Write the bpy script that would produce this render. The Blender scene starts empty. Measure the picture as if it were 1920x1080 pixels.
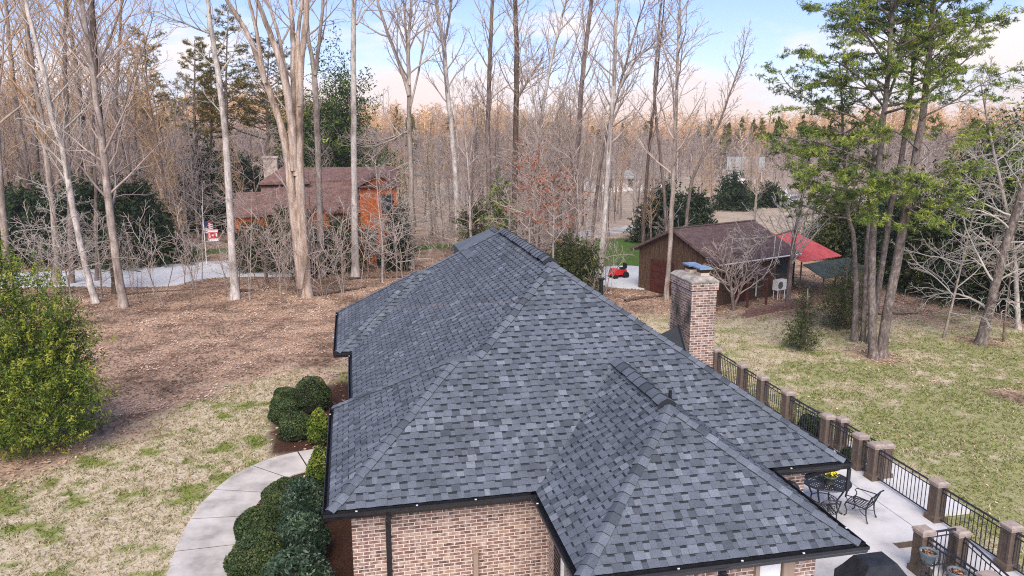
import bpy, math, random
import numpy as np
from mathutils import Vector

R = math.radians
random.seed(11)
rng = np.random.default_rng(11)
scene = bpy.context.scene
COL = scene.collection

# ---------------------------------------------------------------- camera
PITCH, YAW = 0.204928, 0.207421
CAM = np.array([0.1489, -12.2292, 9.02])
cd = bpy.data.cameras.new('camera')
cd.lens, cd.sensor_width, cd.clip_end, cd.clip_start = 26.832, 36.0, 5000.0, 0.1
cam = bpy.data.objects.new('camera', cd)
cam.location = CAM
cam.rotation_euler = (math.pi / 2 - PITCH, 0, -YAW)
COL.objects.link(cam)
scene.camera = cam

# ---------------------------------------------------------------- light
SUN_EL, SUN_AZ = R(44), R(196)      # azimuth measured clockwise from +y
world = bpy.data.worlds.new('World')
scene.world = world
world.use_nodes = True
nt = world.node_tree
nt.nodes.clear()
N = nt.nodes.new
wo = N('ShaderNodeOutputWorld')
sky = N('ShaderNodeTexSky')
sky.sky_type = 'NISHITA'
sky.sun_disc = False
sky.sun_elevation = SUN_EL
sky.sun_rotation = SUN_AZ
sky.air_density, sky.dust_density, sky.ozone_density = 1.0, 0.4, 3.0
bg = N('ShaderNodeBackground')
bg.inputs['Strength'].default_value = 0.095
tint = N('ShaderNodeMix'); tint.data_type = 'RGBA'; tint.blend_type = 'MULTIPLY'; tint.inputs[0].default_value = 1.0
tint.inputs[7].default_value = (0.90, 0.86, 1.10, 1)
nt.links.new(sky.outputs[0], tint.inputs[6])
nt.links.new(tint.outputs[2], bg.inputs[0])
tc = N('ShaderNodeTexCoord')
mp = N('ShaderNodeMapping')
mp.inputs['Scale'].default_value = (1.0, 1.0, 3.2)
nt.links.new(tc.outputs['Generated'], mp.inputs[0])
nz = N('ShaderNodeTexNoise')
nz.inputs['Scale'].default_value = 5.0
nz.inputs['Detail'].default_value = 7
nz.inputs['Roughness'].default_value = 0.55
nt.links.new(mp.outputs[0], nz.inputs['Vector'])
sep = N('ShaderNodeSeparateXYZ')
nt.links.new(tc.outputs['Generated'], sep.inputs[0])
el = N('ShaderNodeMapRange')        # clouds bank up low over the horizon, the zenith stays clear
el.inputs[1].default_value, el.inputs[2].default_value = 0.0, 0.17
el.inputs[3].default_value, el.inputs[4].default_value = 0.15, -0.09
nt.links.new(sep.outputs['Z'], el.inputs[0])
ad = N('ShaderNodeMath'); ad.operation = 'ADD'
nt.links.new(nz.outputs[0], ad.inputs[0]); nt.links.new(el.outputs[0], ad.inputs[1])
cr = N('ShaderNodeValToRGB')
cr.color_ramp.elements[0].position, cr.color_ramp.elements[1].position = 0.47, 0.64
nt.links.new(ad.outputs[0], cr.inputs[0])
ccol = N('ShaderNodeValToRGB')      # evening clouds: peach near the horizon, white higher up
ccol.color_ramp.elements[0].position, ccol.color_ramp.elements[0].color = 0.0, (1.0, 0.76, 0.62, 1)
ccol.color_ramp.elements[1].position, ccol.color_ramp.elements[1].color = 0.16, (0.97, 0.94, 0.96, 1)
e_ = ccol.color_ramp.elements.new(0.04); e_.color = (1.0, 0.87, 0.83, 1)
nt.links.new(sep.outputs['Z'], ccol.inputs[0])
bgc = N('ShaderNodeBackground')
bgc.inputs['Strength'].default_value = 0.64
nt.links.new(ccol.outputs[0], bgc.inputs[0])
mx = N('ShaderNodeMixShader')
nt.links.new(cr.outputs[0], mx.inputs[0])
nt.links.new(bg.outputs[0], mx.inputs[1]); nt.links.new(bgc.outputs[0], mx.inputs[2])
nt.links.new(mx.outputs[0], wo.inputs[0])

sd = bpy.data.lights.new('sun', 'SUN')
sd.energy, sd.angle, sd.color = 2.7, R(48), (1.0, 0.885, 0.755)
sun = bpy.data.objects.new('sun', sd)
sun.rotation_euler = (math.pi / 2 - SUN_EL, 0, math.pi - SUN_AZ)
sun.location = (0, -30, 30)
COL.objects.link(sun)

scene.view_settings.view_transform = 'Standard'
scene.view_settings.look = 'None'
scene.view_settings.gamma = 1.0
scene.view_settings.exposure = 0.92
scene.cycles.use_denoising = False
scene.cycles.filter_width = 1.1
scene.cycles.max_bounces = 5
scene.cycles.diffuse_bounces = 3
scene.cycles.glossy_bounces = 2
scene.cycles.transparent_max_bounces = 4

# ---------------------------------------------------------------- where a spot seen in the photograph lies on the ground
FW = np.array([math.sin(YAW) * math.cos(PITCH), math.cos(YAW) * math.cos(PITCH), -math.sin(PITCH)])
RT = np.array([math.cos(YAW), -math.sin(YAW), 0.0])
UP = np.cross(RT, FW)
HD = np.array([math.sin(YAW), math.cos(YAW)])
FPX = 1431.05


def vray(u, v):
    return FW * FPX + RT * (u - 960) - UP * (v - 540)


def smooth(a, b, x):
    t = np.clip((x - a) / (b - a), 0, 1)
    return t * t * (3 - 2 * t)


def gz(x, y):
    """height of the ground"""
    x = np.asarray(x, float); y = np.asarray(y, float)
    z = -0.30 - 0.22 * smooth(9, 14, x)
    z = z + 0.22 * np.sin(x * 0.13 + 1.0) * smooth(20, 40, y) * 0.6
    z = z + smooth(200, 330, y) * (4.5 * np.sin(x * .021 + 1.3) + 3.0 * np.sin(x * .047 + y * .01) + 1.6 * np.sin(x * .11))
    d = np.hypot(x, y)
    side = smooth(0.15, -0.35, x / np.maximum(d, 1))
    z = z + smooth(140, 520, y) * (4.0 + 15.0 * side)
    z = z + smooth(60, 200, d) * 0.5 * np.sin(x * 0.03) * np.cos(y * 0.021)
    return z


def gp(u, v, z=None):
    """ground point under a spot of the photograph (z None: the terrain)"""
    d = vray(u, v)
    zz = -0.3 if z is None else z
    for _ in range(12):
        p = CAM + d * ((zz - CAM[2]) / d[2])
        if z is not None:
            return p
        zz = float(gz(p[0], p[1]))
    return p


def at(u, v, dist):
    d = vray(u, v)
    return CAM + d * (dist / float(d[:2] @ HD))


def hdist(p):
    return float((np.asarray(p)[:2] - CAM[:2]) @ HD)


# ---------------------------------------------------------------- noise for placing and zoning
def vnoise(x, y, s, seed=0):
    x = np.asarray(x, float) / s + seed * 17.3; y = np.asarray(y, float) / s + seed * 9.1
    xi = np.floor(x); yi = np.floor(y); fx = x - xi; fy = y - yi
    fx = fx * fx * (3 - 2 * fx); fy = fy * fy * (3 - 2 * fy)

    def h(a, b):
        q = np.sin(a * 127.1 + b * 311.7 + seed * 74.7) * 43758.5453
        return q - np.floor(q)
    return (h(xi, yi) * (1 - fx) + h(xi + 1, yi) * fx) * (1 - fy) + (h(xi, yi + 1) * (1 - fx) + h(xi + 1, yi + 1) * fx) * fy


def fbm(x, y, s, seed=0, o=4):
    t = 0; a = 0.5; n = 0
    for k in range(o):
        t = t + a * vnoise(x, y, s / 2 ** k, seed + k); n += a; a *= 0.55
    return t / n


# ---------------------------------------------------------------- materials
def nodes(name):
    m = bpy.data.materials.new(name)
    m.use_nodes = True
    t = m.node_tree
    return m, t, t.nodes['Principled BSDF']


def ramp(t, stops):
    r = t.nodes.new('ShaderNodeValToRGB')
    e = r.color_ramp.elements
    while len(e) < len(stops):
        e.new(0.5)
    for i, (p, c) in enumerate(stops):
        e[i].position = p; e[i].color = (*c, 1)
    return r


def noise(t, scale, detail=5, rough=0.6, coord='Object', vec=None, stretch=None):
    n = t.nodes.new('ShaderNodeTexNoise')
    n.inputs['Scale'].default_value = scale
    n.inputs['Detail'].default_value = detail
    n.inputs['Roughness'].default_value = rough
    if vec is None:
        c = t.nodes.new('ShaderNodeTexCoord'); vec = c.outputs[coord]
    if stretch:
        q = t.nodes.new('ShaderNodeMapping'); q.inputs['Scale'].default_value = stretch
        t.links.new(vec, q.inputs[0]); vec = q.outputs[0]
    t.links.new(vec, n.inputs['Vector'])
    return n


def mixc(t, fac, a, b, mode='MIX'):
    m = t.nodes.new('ShaderNodeMix'); m.data_type = 'RGBA'; m.blend_type = mode
    for s, val in ((0, fac), (6, a), (7, b)):
        if hasattr(val, 'links'):
            t.links.new(val, m.inputs[s])
        elif s == 0:
            m.inputs[0].default_value = val
        else:
            m.inputs[s].default_value = (*val, 1)
    return m.outputs[2]


def bump(t, p, h, strength=0.4, dist=0.02):
    b = t.nodes.new('ShaderNodeBump')
    b.inputs['Strength'].default_value = strength
    b.inputs['Distance'].default_value = dist
    t.links.new(h, b.inputs['Height']); t.links.new(b.outputs[0], p.inputs['Normal'])


def m_noise(name, stops, scale=6, rough=0.75, spec=0.3, bmp=0.0, bd=0.01, detail=6, stretch=None, metal=0.0, fine=None, patch=None):
    m, t, p = nodes(name)
    n = noise(t, scale, detail, stretch=stretch)
    r = ramp(t, stops)
    t.links.new(n.outputs[0], r.inputs[0])
    col = r.outputs[0]
    if fine:
        n2 = noise(t, fine, 3)
        r2 = ramp(t, [(0.3, (0.6, 0.6, 0.6)), (0.7, (1.3, 1.3, 1.3))])
        t.links.new(n2.outputs[0], r2.inputs[0])
        col = mixc(t, 1.0, col, r2.outputs[0], 'MULTIPLY')
    if patch:
        n3 = noise(t, patch, 5, .7, stretch=(1, 1, .45))
        r3 = ramp(t, [(0.34, (0.50, 0.47, 0.45)), (0.50, (0.95, 0.95, 0.95)), (0.68, (1.25, 1.25, 1.25))])
        t.links.new(n3.outputs[0], r3.inputs[0])
        col = mixc(t, 1.0, col, r3.outputs[0], 'MULTIPLY')
    t.links.new(col, p.inputs['Base Color'])
    p.inputs['Roughness'].default_value = rough
    p.inputs['Specular IOR Level'].default_value = spec
    p.inputs['Metallic'].default_value = metal
    if bmp:
        bump(t, p, n.outputs[0], bmp, bd)
    return m


def m_tone(name, stops, rough=0.7, spec=0.25, nscale=None, namt=0.35, bmp=0.0, trans=0.0, slow=None):
    """colour looked up from each face's own 'tone'"""
    m, t, p = nodes(name)
    a = t.nodes.new('ShaderNodeAttribute'); a.attribute_name = 'tone'
    r = ramp(t, stops)
    t.links.new(a.outputs['Fac'], r.inputs[0])
    col = r.outputs[0]
    if nscale:
        n = noise(t, nscale, 4)
        r2 = ramp(t, [(0.25, (1 - namt,) * 3), (0.75, (1 + namt,) * 3)])
        t.links.new(n.outputs[0], r2.inputs[0])
        col = mixc(t, 1.0, col, r2.outputs[0], 'MULTIPLY')
        if slow:
            ns = noise(t, slow, 6, .7); rs = ramp(t, [(.33, (.80, .80, .79)), (.67, (1.2, 1.2, 1.21))])
            t.links.new(ns.outputs[0], rs.inputs[0]); col = mixc(t, 1.0, col, rs.outputs[0], 'MULTIPLY')
        if bmp:
            bump(t, p, n.outputs[0], bmp, 0.004)
    t.links.new(col, p.inputs['Base Color'])
    p.inputs['Roughness'].default_value = rough
    p.inputs['Specular IOR Level'].default_value = spec
    if trans:
        tr = t.nodes.new('ShaderNodeBsdfTranslucent')
        t.links.new(col, tr.inputs[0])
        ms = t.nodes.new('ShaderNodeMixShader'); ms.inputs[0].default_value = trans
        out = t.nodes['Material Output']
        t.links.new(p.outputs[0], ms.inputs[1]); t.links.new(tr.outputs[0], ms.inputs[2])
        t.links.new(ms.outputs[0], out.inputs[0])
    return m


def m_brick(name, axis, stain=0.0, bright=1.0):
    """running-bond brick, real size, on a wall facing along y (axis 'x') or along x (axis 'y')"""
    m, t, p = nodes(name)
    c = t.nodes.new('ShaderNodeTexCoord')
    s = t.nodes.new('ShaderNodeSeparateXYZ'); t.links.new(c.outputs['Object'], s.inputs[0])
    k = t.nodes.new('ShaderNodeCombineXYZ')
    t.links.new(s.outputs['X' if axis == 'x' else 'Y'], k.inputs[0]); t.links.new(s.outputs['Z'], k.inputs[1])
    b = t.nodes.new('ShaderNodeTexBrick')
    b.inputs['Scale'].default_value = 1.0
    b.inputs['Brick Width'].default_value = 0.203
    b.inputs['Row Height'].default_value = 0.0677
    b.inputs['Mortar Size'].default_value = 0.0075
    b.inputs['Mortar Smooth'].default_value = 0.15
    b.inputs['Color1'].default_value = (0, 0, 0, 1); b.inputs['Color2'].default_value = (1, 1, 1, 1)
    b.inputs['Mortar'].default_value = (0.5, 0.5, 0.5, 1)
    t.links.new(k.outputs[0], b.inputs['Vector'])
    r = ramp(t, [(0.0, (0.095, 0.062, 0.052)), (0.25, (0.19, 0.105, 0.083)), (0.5, (0.25, 0.138, 0.105)),
                 (0.72, (0.16, 0.102, 0.086)), (0.88, (0.31, 0.20, 0.145)), (1.0, (0.40, 0.28, 0.21))])
    t.links.new(b.outputs['Color'], r.inputs[0])
    n = noise(t, 9, 5, vec=k.outputs[0])
    blotch = ramp(t, [(0.46, (0, 0, 0)), (0.70, (1, 1, 1))])
    t.links.new(n.outputs[0], blotch.inputs[0])
    col = mixc(t, blotch.outputs[0], r.outputs[0], (0.50, 0.40, 0.33))       # lime smears on tumbled brick
    n3 = noise(t, 60, 3, vec=k.outputs[0])
    g = ramp(t, [(0.3, (0.75, 0.75, 0.75)), (0.7, (1.25, 1.25, 1.25))]); t.links.new(n3.outputs[0], g.inputs[0])
    col = mixc(t, 1.0, col, g.outputs[0], 'MULTIPLY')
    col = mixc(t, b.outputs['Fac'], col, (0.70, 0.60, 0.54))
    if stain:
        n4 = noise(t, 2.2, 6, stretch=(1, 1, 0.6))
        st = ramp(t, [(0.42, (0, 0, 0)), (0.66, (1, 1, 1))]); t.links.new(n4.outputs[0], st.inputs[0])
        mm = t.nodes.new('ShaderNodeMath'); mm.operation = 'MULTIPLY'; mm.inputs[1].default_value = stain
        t.links.new(st.outputs[0], mm.inputs[0])
        col = mixc(t, mm.outputs[0], col, (0.045, 0.042, 0.036))
    t.links.new(col, p.inputs['Base Color'])
    p.inputs['Roughness'].default_value = 0.85
    p.inputs['Specular IOR Level'].default_value = 0.2
    inv = t.nodes.new('ShaderNodeMath'); inv.operation = 'SUBTRACT'; inv.inputs[0].default_value = 1.0
    t.links.new(b.outputs['Fac'], inv.inputs[1])
    bump(t, p, inv.outputs[0], 0.6, 0.006)
    return m


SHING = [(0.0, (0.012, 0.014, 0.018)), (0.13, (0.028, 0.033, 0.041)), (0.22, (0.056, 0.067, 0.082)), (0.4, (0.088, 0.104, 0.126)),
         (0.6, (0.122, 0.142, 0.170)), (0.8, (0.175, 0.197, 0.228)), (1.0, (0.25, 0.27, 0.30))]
M = {}
M['shingle'] = m_tone('shingle', SHING, 0.82, 0.35, nscale=55, namt=0.4, bmp=0.25, slow=1.3)
M['brick_x'] = m_brick('brick_facing_front', 'x')
M['brick_y'] = m_brick('brick_facing_side', 'y')
M['chim_x'] = m_brick('chimney_brick_front', 'x', 0.45)
M['chim_y'] = m_brick('chimney_brick_side', 'y', 1.0)
M['black'] = m_noise('black_aluminium', [(0.3, (0.010, 0.011, 0.014)), (0.7, (0.020, 0.021, 0.025))], 8, 0.38, 0.5)
M['iron'] = m_noise('black_cast_iron', [(0.3, (0.012, 0.013, 0.018)), (0.7, (0.030, 0.032, 0.040))], 40, 0.42, 0.5)
M['white'] = m_noise('white_paint', [(0.3, (0.74, 0.74, 0.72)), (0.7, (0.82, 0.82, 0.80))], 5, 0.5)
M['mortar_cap'] = m_noise('weathered_cement', [(0.3, (0.14, 0.13, 0.11)), (0.55, (0.38, 0.35, 0.31)), (0.75, (0.52, 0.49, 0.45))], 5, 0.9, 0.2, 0.5, 0.02)
M['clay'] = m_noise('clay_flue', [(0.3, (0.50, 0.36, 0.24)), (0.7, (0.60, 0.46, 0.33))], 10, 0.85)
M['bluemetal'] = m_noise('painted_metal_lid', [(0.3, (0.30, 0.42, 0.55)), (0.7, (0.38, 0.50, 0.62))], 6, 0.3, 0.6, metal=0.6)
M['stucco'] = m_noise('brown_stucco', [(0.3, (0.105, 0.080, 0.063)), (0.7, (0.165, 0.130, 0.104))], 12, 0.9, 0.2, 0.5, 0.006, fine=90)
M['caststone'] = m_noise('cast_stone_cap', [(0.3, (0.28, 0.225, 0.19)), (0.7, (0.44, 0.375, 0.33))], 9, 0.85, 0.2, 0.4, 0.004)
M['concrete'] = m_noise('patio_concrete', [(0.33, (0.46, 0.46, 0.455)), (0.47, (0.60, 0.60, 0.595)), (0.6, (0.67, 0.67, 0.665)), (0.72, (0.74, 0.74, 0.735))], 1.0, 0.8, 0.3, 0.05, 0.003, 10)
M['path'] = m_noise('path_concrete', [(0.32, (0.30, 0.28, 0.25)), (0.45, (0.46, 0.435, 0.40)), (0.56, (0.56, 0.53, 0.49)), (0.70, (0.66, 0.63, 0.59))], 1.1, 0.85, 0.25, 0.05, 0.003, 12)
M['drive'] = m_noise('driveway_concrete', [(0.3, (0.54, 0.56, 0.57)), (0.7, (0.68, 0.70, 0.71))], 0.35, 0.85, 0.25)
M['mulch'] = m_noise('dark_mulch', [(0.3, (0.028, 0.015, 0.010)), (0.55, (0.065, 0.033, 0.022)), (0.75, (0.13, 0.075, 0.05))], 22, 0.95, 0.1, 0.8, 0.04)
M['frame_tan'] = m_noise('tan_trim_paint', [(0.3, (0.30, 0.22, 0.165)), (0.7, (0.35, 0.26, 0.20))], 4, 0.6)
M['glass'] = m_noise('dark_window_glass', [(0.3, (0.02, 0.025, 0.03)), (0.7, (0.05, 0.06, 0.07))], 1, 0.08, 0.6)
M['cover'] = m_noise('black_grill_cover', [(0.3, (0.010, 0.012, 0.016)), (0.7, (0.026, 0.029, 0.036))], 6, 0.55, 0.4, 0.3, 0.02)
M['bluegrey'] = m_noise('blue_grey_glazed_pot', [(0.3, (0.075, 0.105, 0.125)), (0.7, (0.15, 0.19, 0.21))], 6, 0.45, 0.4)
M['greypot'] = m_noise('grey_green_planter', [(0.3, (0.08, 0.085, 0.075)), (0.7, (0.15, 0.15, 0.13))], 6, 0.6)
M['soil'] = m_noise('potting_soil', [(0.3, (0.02, 0.012, 0.009)), (0.7, (0.09, 0.055, 0.045))], 30, 0.95, 0.1, 0.8, 0.02)
BARK = [(0.25, (0.17, 0.135, 0.11)), (0.5, (0.35, 0.295, 0.25)), (0.72, (0.52, 0.455, 0.40))]
M['bark_pale'] = m_noise('pale_bark', BARK, 3.5, 0.9, 0.15, 0.6, 0.03, 8, stretch=(2.2, 2.2, 0.5), fine=25, patch=1.6)
M['bark_white'] = m_noise('whitish_bark', [(0.25, (0.27, 0.24, 0.21)), (0.5, (0.52, 0.475, 0.43)), (0.72, (0.66, 0.615, 0.57))], 3.5, 0.9, 0.15, 0.5, 0.02, 8, stretch=(2, 2, 0.7), fine=25, patch=1.6)
M['bark_dark'] = m_noise('dark_bark', [(0.25, (0.055, 0.040, 0.032)), (0.5, (0.12, 0.09, 0.07)), (0.72, (0.21, 0.165, 0.135))], 5, 0.9, 0.15, 0.7, 0.03, 8, stretch=(2.2, 2.2, 0.5), fine=25, patch=1.6)
M['bark_brown'] = m_noise('brown_grey_bark', [(0.25, (0.10, 0.075, 0.06)), (0.5, (0.21, 0.165, 0.14)), (0.72, (0.34, 0.28, 0.245))], 4, 0.9, 0.15, 0.6, 0.03, 8, stretch=(2.2, 2.2, 0.5), fine=25, patch=1.6)
M['bark_tan'] = m_noise('peeling_tan_bark', [(0.22, (0.17, 0.10, 0.065)), (0.42, (0.36, 0.265, 0.195)), (0.56, (0.48, 0.40, 0.335)), (0.75, (0.58, 0.52, 0.47))], 2.6, 0.9, 0.15, 0.7, 0.04, 8, stretch=(2.6, 2.6, 0.35), fine=25, patch=1.6)
M['bark_pine'] = m_noise('flaky_pine_bark', [(0.25, (0.085, 0.068, 0.06)), (0.5, (0.20, 0.165, 0.145)), (0.72, (0.36, 0.315, 0.285))], 9, 0.9, 0.15, 0.9, 0.04, 6, stretch=(1, 1, 0.55), fine=30, patch=1.6)
M['twig'] = m_noise('pinkish_grey_twigs', [(0.3, (0.27, 0.215, 0.185)), (0.7, (0.54, 0.455, 0.40))], .9, 0.9, 0.1)
M['twig_sunlit'] = m_noise('sunlit_tan_twigs', [(0.3, (0.42, 0.27, 0.15)), (0.7, (0.60, 0.43, 0.27))], 1.2, 0.9, 0.1)  # low warm sun on the treetops is put into this twig colour
M['hill_twig'] = m_tone('sunlit_golden_twigs', [(0, (0.36, 0.23, 0.13)), (0.5, (0.64, 0.41, 0.21)), (1, (0.88, 0.60, 0.30))], .95, .05)  # golden evening light on the hill, painted into the twigs
M['twig_pale'] = m_noise('pale_dead_twigs', [(0.3, (0.36, 0.33, 0.29)), (0.7, (0.58, 0.545, 0.49))], 1.5, 0.9, 0.1)
M['twig_far'] = m_tone('distant_brown_grey_twigs', [(0, (0.12, 0.092, 0.078)), (0.5, (0.27, 0.218, 0.190)), (1, (0.46, 0.385, 0.335))], .95, .05)
M['needle'] = m_tone('pine_needles', [(0, (0.018, 0.036, 0.011)), (0.4, (0.075, 0.130, 0.028)), (0.72, (0.21, 0.29, 0.050)), (1, (0.43, 0.49, 0.085))], 0.6, 0.3, trans=0.25)
M['needle_sunlit'] = m_tone('sunlit_pine_needles', [(0, (0.04, 0.05, 0.015)), (0.5, (0.17, 0.15, 0.035)), (1, (0.40, 0.30, 0.06))], 0.7, 0.2, trans=0.2)  # warm sunlight mixed into the needle colour
M['cedar'] = m_tone('cedar_sprays', [(0, (0.014, 0.036, 0.010)), (0.4, (0.085, 0.145, 0.022)), (0.75, (0.24, 0.30, 0.040)), (1, (0.43, 0.44, 0.070))], 0.65, 0.25, trans=0.25)
M['evergreen'] = m_tone('dark_evergreen_leaves', [(0, (0.008, 0.016, 0.008)), (0.5, (0.026, 0.050, 0.022)), (1, (0.075, 0.115, 0.040))], 0.6, 0.3, trans=0.15)
M['olive'] = m_tone('olive_leaves', [(0, (0.020, 0.032, 0.010)), (0.5, (0.075, 0.095, 0.030)), (1, (0.17, 0.19, 0.06))], 0.65, 0.25, trans=0.2)
M['boxwood'] = m_tone('boxwood_leaves', [(0, (0.010, 0.022, 0.008)), (0.5, (0.044, 0.078, 0.026)), (0.92, (0.13, 0.165, 0.055)), (1, (0.20, 0.12, 0.07))], 0.55, 0.3, trans=0.15)
M['laurel'] = m_tone('glossy_laurel_leaves', [(0, (0.010, 0.024, 0.014)), (0.5, (0.030, 0.062, 0.034)), (1, (0.10, 0.155, 0.085))], 0.38, 0.5, trans=0.1)
M['russet'] = m_tone('russet_oak_leaves', [(0, (0.16, 0.055, 0.03)), (0.5, (0.36, 0.13, 0.07)), (1, (0.55, 0.26, 0.15))], 0.8, 0.15, trans=0.3)
M['litter'] = m_tone('fallen_leaves', [(0, (0.13, 0.088, 0.062)), (0.3, (0.30, 0.185, 0.125)), (0.65, (0.50, 0.315, 0.215)), (1, (0.68, 0.51, 0.385))], 0.85, 0.2)
M['blades'] = m_tone('grass_blades', [(0, (0.075, 0.125, 0.022)), (0.3, (0.235, 0.290, 0.062)), (0.5, (0.30, 0.28, 0.14)), (0.75, (0.46, 0.39, 0.24)), (1, (0.60, 0.52, 0.36))], 0.8, 0.15, trans=0.2)
M['core'] = m_noise('shrub_light_block', [(0.3, (0.012, 0.014, 0.008)), (0.7, (0.03, 0.03, 0.018))], 8, 0.95, 0.05)  # dark fill for the light-blocking cores added inside shrubs
M['orange'] = m_noise('orange_stained_boards', [(0.3, (0.40, 0.095, 0.022)), (0.7, (0.58, 0.165, 0.045))], 1.6, 0.7, 0.25, stretch=(6, 6, 0.6), fine=12)
M['brownroof'] = m_noise('brown_roof_shingles', [(0.3, (0.090, 0.060, 0.056)), (0.7, (0.165, 0.115, 0.110))], 3, 0.9, 0.15, fine=11)
M['redroof_sh'] = m_noise('red_brown_roof_shingles', [(0.3, (0.15, 0.088, 0.074)), (0.7, (0.26, 0.165, 0.14))], 3, 0.9, 0.15, fine=9)
M['brownwall'] = m_noise('brown_board_siding', [(0.3, (0.070, 0.042, 0.026)), (0.7, (0.145, 0.095, 0.062))], 3, 0.85, 0.2, stretch=(5, 5, 0.4), fine=9)
M['redpaint'] = m_noise('dark_red_paint', [(0.3, (0.060, 0.018, 0.013)), (0.7, (0.105, 0.030, 0.022))], 3, 0.6)
M['redmetal'] = m_noise('red_metal_roofing', [(0.3, (0.40, 0.060, 0.068)), (0.7, (0.56, 0.115, 0.115))], 2, 0.45, 0.4)
M['greentarp'] = m_noise('grey_green_canvas', [(0.3, (0.035, 0.048, 0.043)), (0.7, (0.065, 0.08, 0.072))], 2, 0.7)
M['stonechim'] = m_noise('pale_stonework', [(0.3, (0.26, 0.20, 0.16)), (0.7, (0.58, 0.50, 0.43))], 3.5, 0.9, 0.2, 0.4, 0.05)
M['bin'] = m_noise('dark_green_plastic', [(0.3, (0.012, 0.022, 0.020)), (0.7, (0.022, 0.036, 0.032))], 4, 0.5)
M['redbright'] = m_noise('bright_red_paint', [(0.3, (0.52, 0.012, 0.016)), (0.7, (0.62, 0.03, 0.03))], 4, 0.4, 0.5)
M['navy'] = m_noise('navy_cloth', [(0.3, (0.02, 0.03, 0.09)), (0.7, (0.035, 0.045, 0.13))], 4, 0.8)
M['yellow'] = m_tone('pansy_flowers', [(0, (0.62, 0.32, 0.01)), (0.6, (0.80, 0.62, 0.03)), (1, (0.75, 0.70, 0.10))], 0.7)
M['greyroof'] = m_noise('grey_green_roof', [(0.3, (0.24, 0.28, 0.27)), (0.7, (0.33, 0.37, 0.355))], 1, 0.85)
M['tyre'] = m_noise('rubber', [(0.3, (0.010, 0.010, 0.010)), (0.7, (0.02, 0.02, 0.02))], 5, 0.8)
M['carpaint'] = m_noise('white_car_paint', [(0.3, (0.70, 0.71, 0.72)), (0.7, (0.78, 0.79, 0.80))], 2, 0.25, 0.5)


# ---------------------------------------------------------------- mesh helpers
class MB:
    """collects faces; build() links them as ONE mesh object"""
    def __init__(self):
        self.v, self.f, self.t, self.m = [], [], [], []

    def poly(self, pts, tone=0.5, mi=0):
        o = len(self.v)
        self.v.extend([tuple(map(float, p)) for p in pts])
        self.f.append(tuple(range(o, o + len(pts)))); self.t.append(tone); self.m.append(mi)

    def box(self, c, s, rz=0.0, mi=0, taper=1.0, tone=0.5):
        cx, cy, cz = c; sx, sy, sz = s[0] / 2, s[1] / 2, s[2] / 2
        ca, sa = math.cos(rz), math.sin(rz)
        P = []
        for z, k in ((-sz, 1.0), (sz, taper)):
            for x, y in ((-sx, -sy), (sx, -sy), (sx, sy), (-sx, sy)):
                x *= k; y *= k
                P.append((cx + x * ca - y * sa, cy + x * sa + y * ca, cz + z))
        o = len(self.v); self.v.extend(P)
        for q in ((3, 2, 1, 0), (4, 5, 6, 7), (0, 1, 5, 4), (1, 2, 6, 5), (2, 3, 7, 6), (3, 0, 4, 7)):
            self.f.append(tuple(o + i for i in q)); self.t.append(tone); self.m.append(mi)

    def bar(self, a, b, w, h=None, mi=0):
        """square bar from a to b"""
        self.tube([a, b], [w / 2 * 1.2] * 2, 4, mi)

    def tube(self, pts, rad, sides=6, mi=0, cap=True):
        pts = np.asarray(pts, float); n = len(pts)
        rad = np.full(n, rad) if np.isscalar(rad) else np.asarray(rad, float)
        V = tube_verts(pts, rad, sides)
        o = len(self.v); self.v.extend(map(tuple, V.reshape(-1, 3).tolist()))
        for i in range(n - 1):
            for j in range(sides):
                k = (j + 1) % sides
                self.f.append((o + i * sides + j, o + i * sides + k, o + (i + 1) * sides + k, o + (i + 1) * sides + j)); self.t.append(0.5); self.m.append(mi)
        if cap:
            self.f.append(tuple(o + j for j in range(sides))[::-1]); self.t.append(0.5); self.m.append(mi)
            self.f.append(tuple(o + (n - 1) * sides + j for j in range(sides))); self.t.append(0.5); self.m.append(mi)

    def lathe(self, c, prof, n=24, mi=0):
        o = len(self.v)
        for r, z in prof:
            for j in range(n):
                a = 2 * math.pi * j / n
                self.v.append((c[0] + r * math.cos(a), c[1] + r * math.sin(a), c[2] + z))
        for i in range(len(prof) - 1):
            for j in range(n):
                k = (j + 1) % n
                self.f.append((o + i * n + j, o + i * n + k, o + (i + 1) * n + k, o + (i + 1) * n + j)); self.t.append(0.5); self.m.append(mi)

    def prism(self, poly2, z0, z1, mi=0):
        n = len(poly2)
        self.poly([(x, y, z1) for x, y in poly2], mi=mi)
        self.poly([(x, y, z0) for x, y in poly2][::-1], mi=mi)
        for i in range(n):
            a, b = poly2[i], poly2[(i + 1) % n]
            self.poly([(a[0], a[1], z0), (b[0], b[1], z0), (b[0], b[1], z1), (a[0], a[1], z1)], mi=mi)

    def build(self, name, mats, parent=None, smooth=False):
        me = bpy.data.meshes.new(name)
        me.from_pydata(self.v, [], self.f)
        return finish(me, name, mats, parent, np.array(self.t, np.float32), np.array(self.m, np.int32), smooth)


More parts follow.
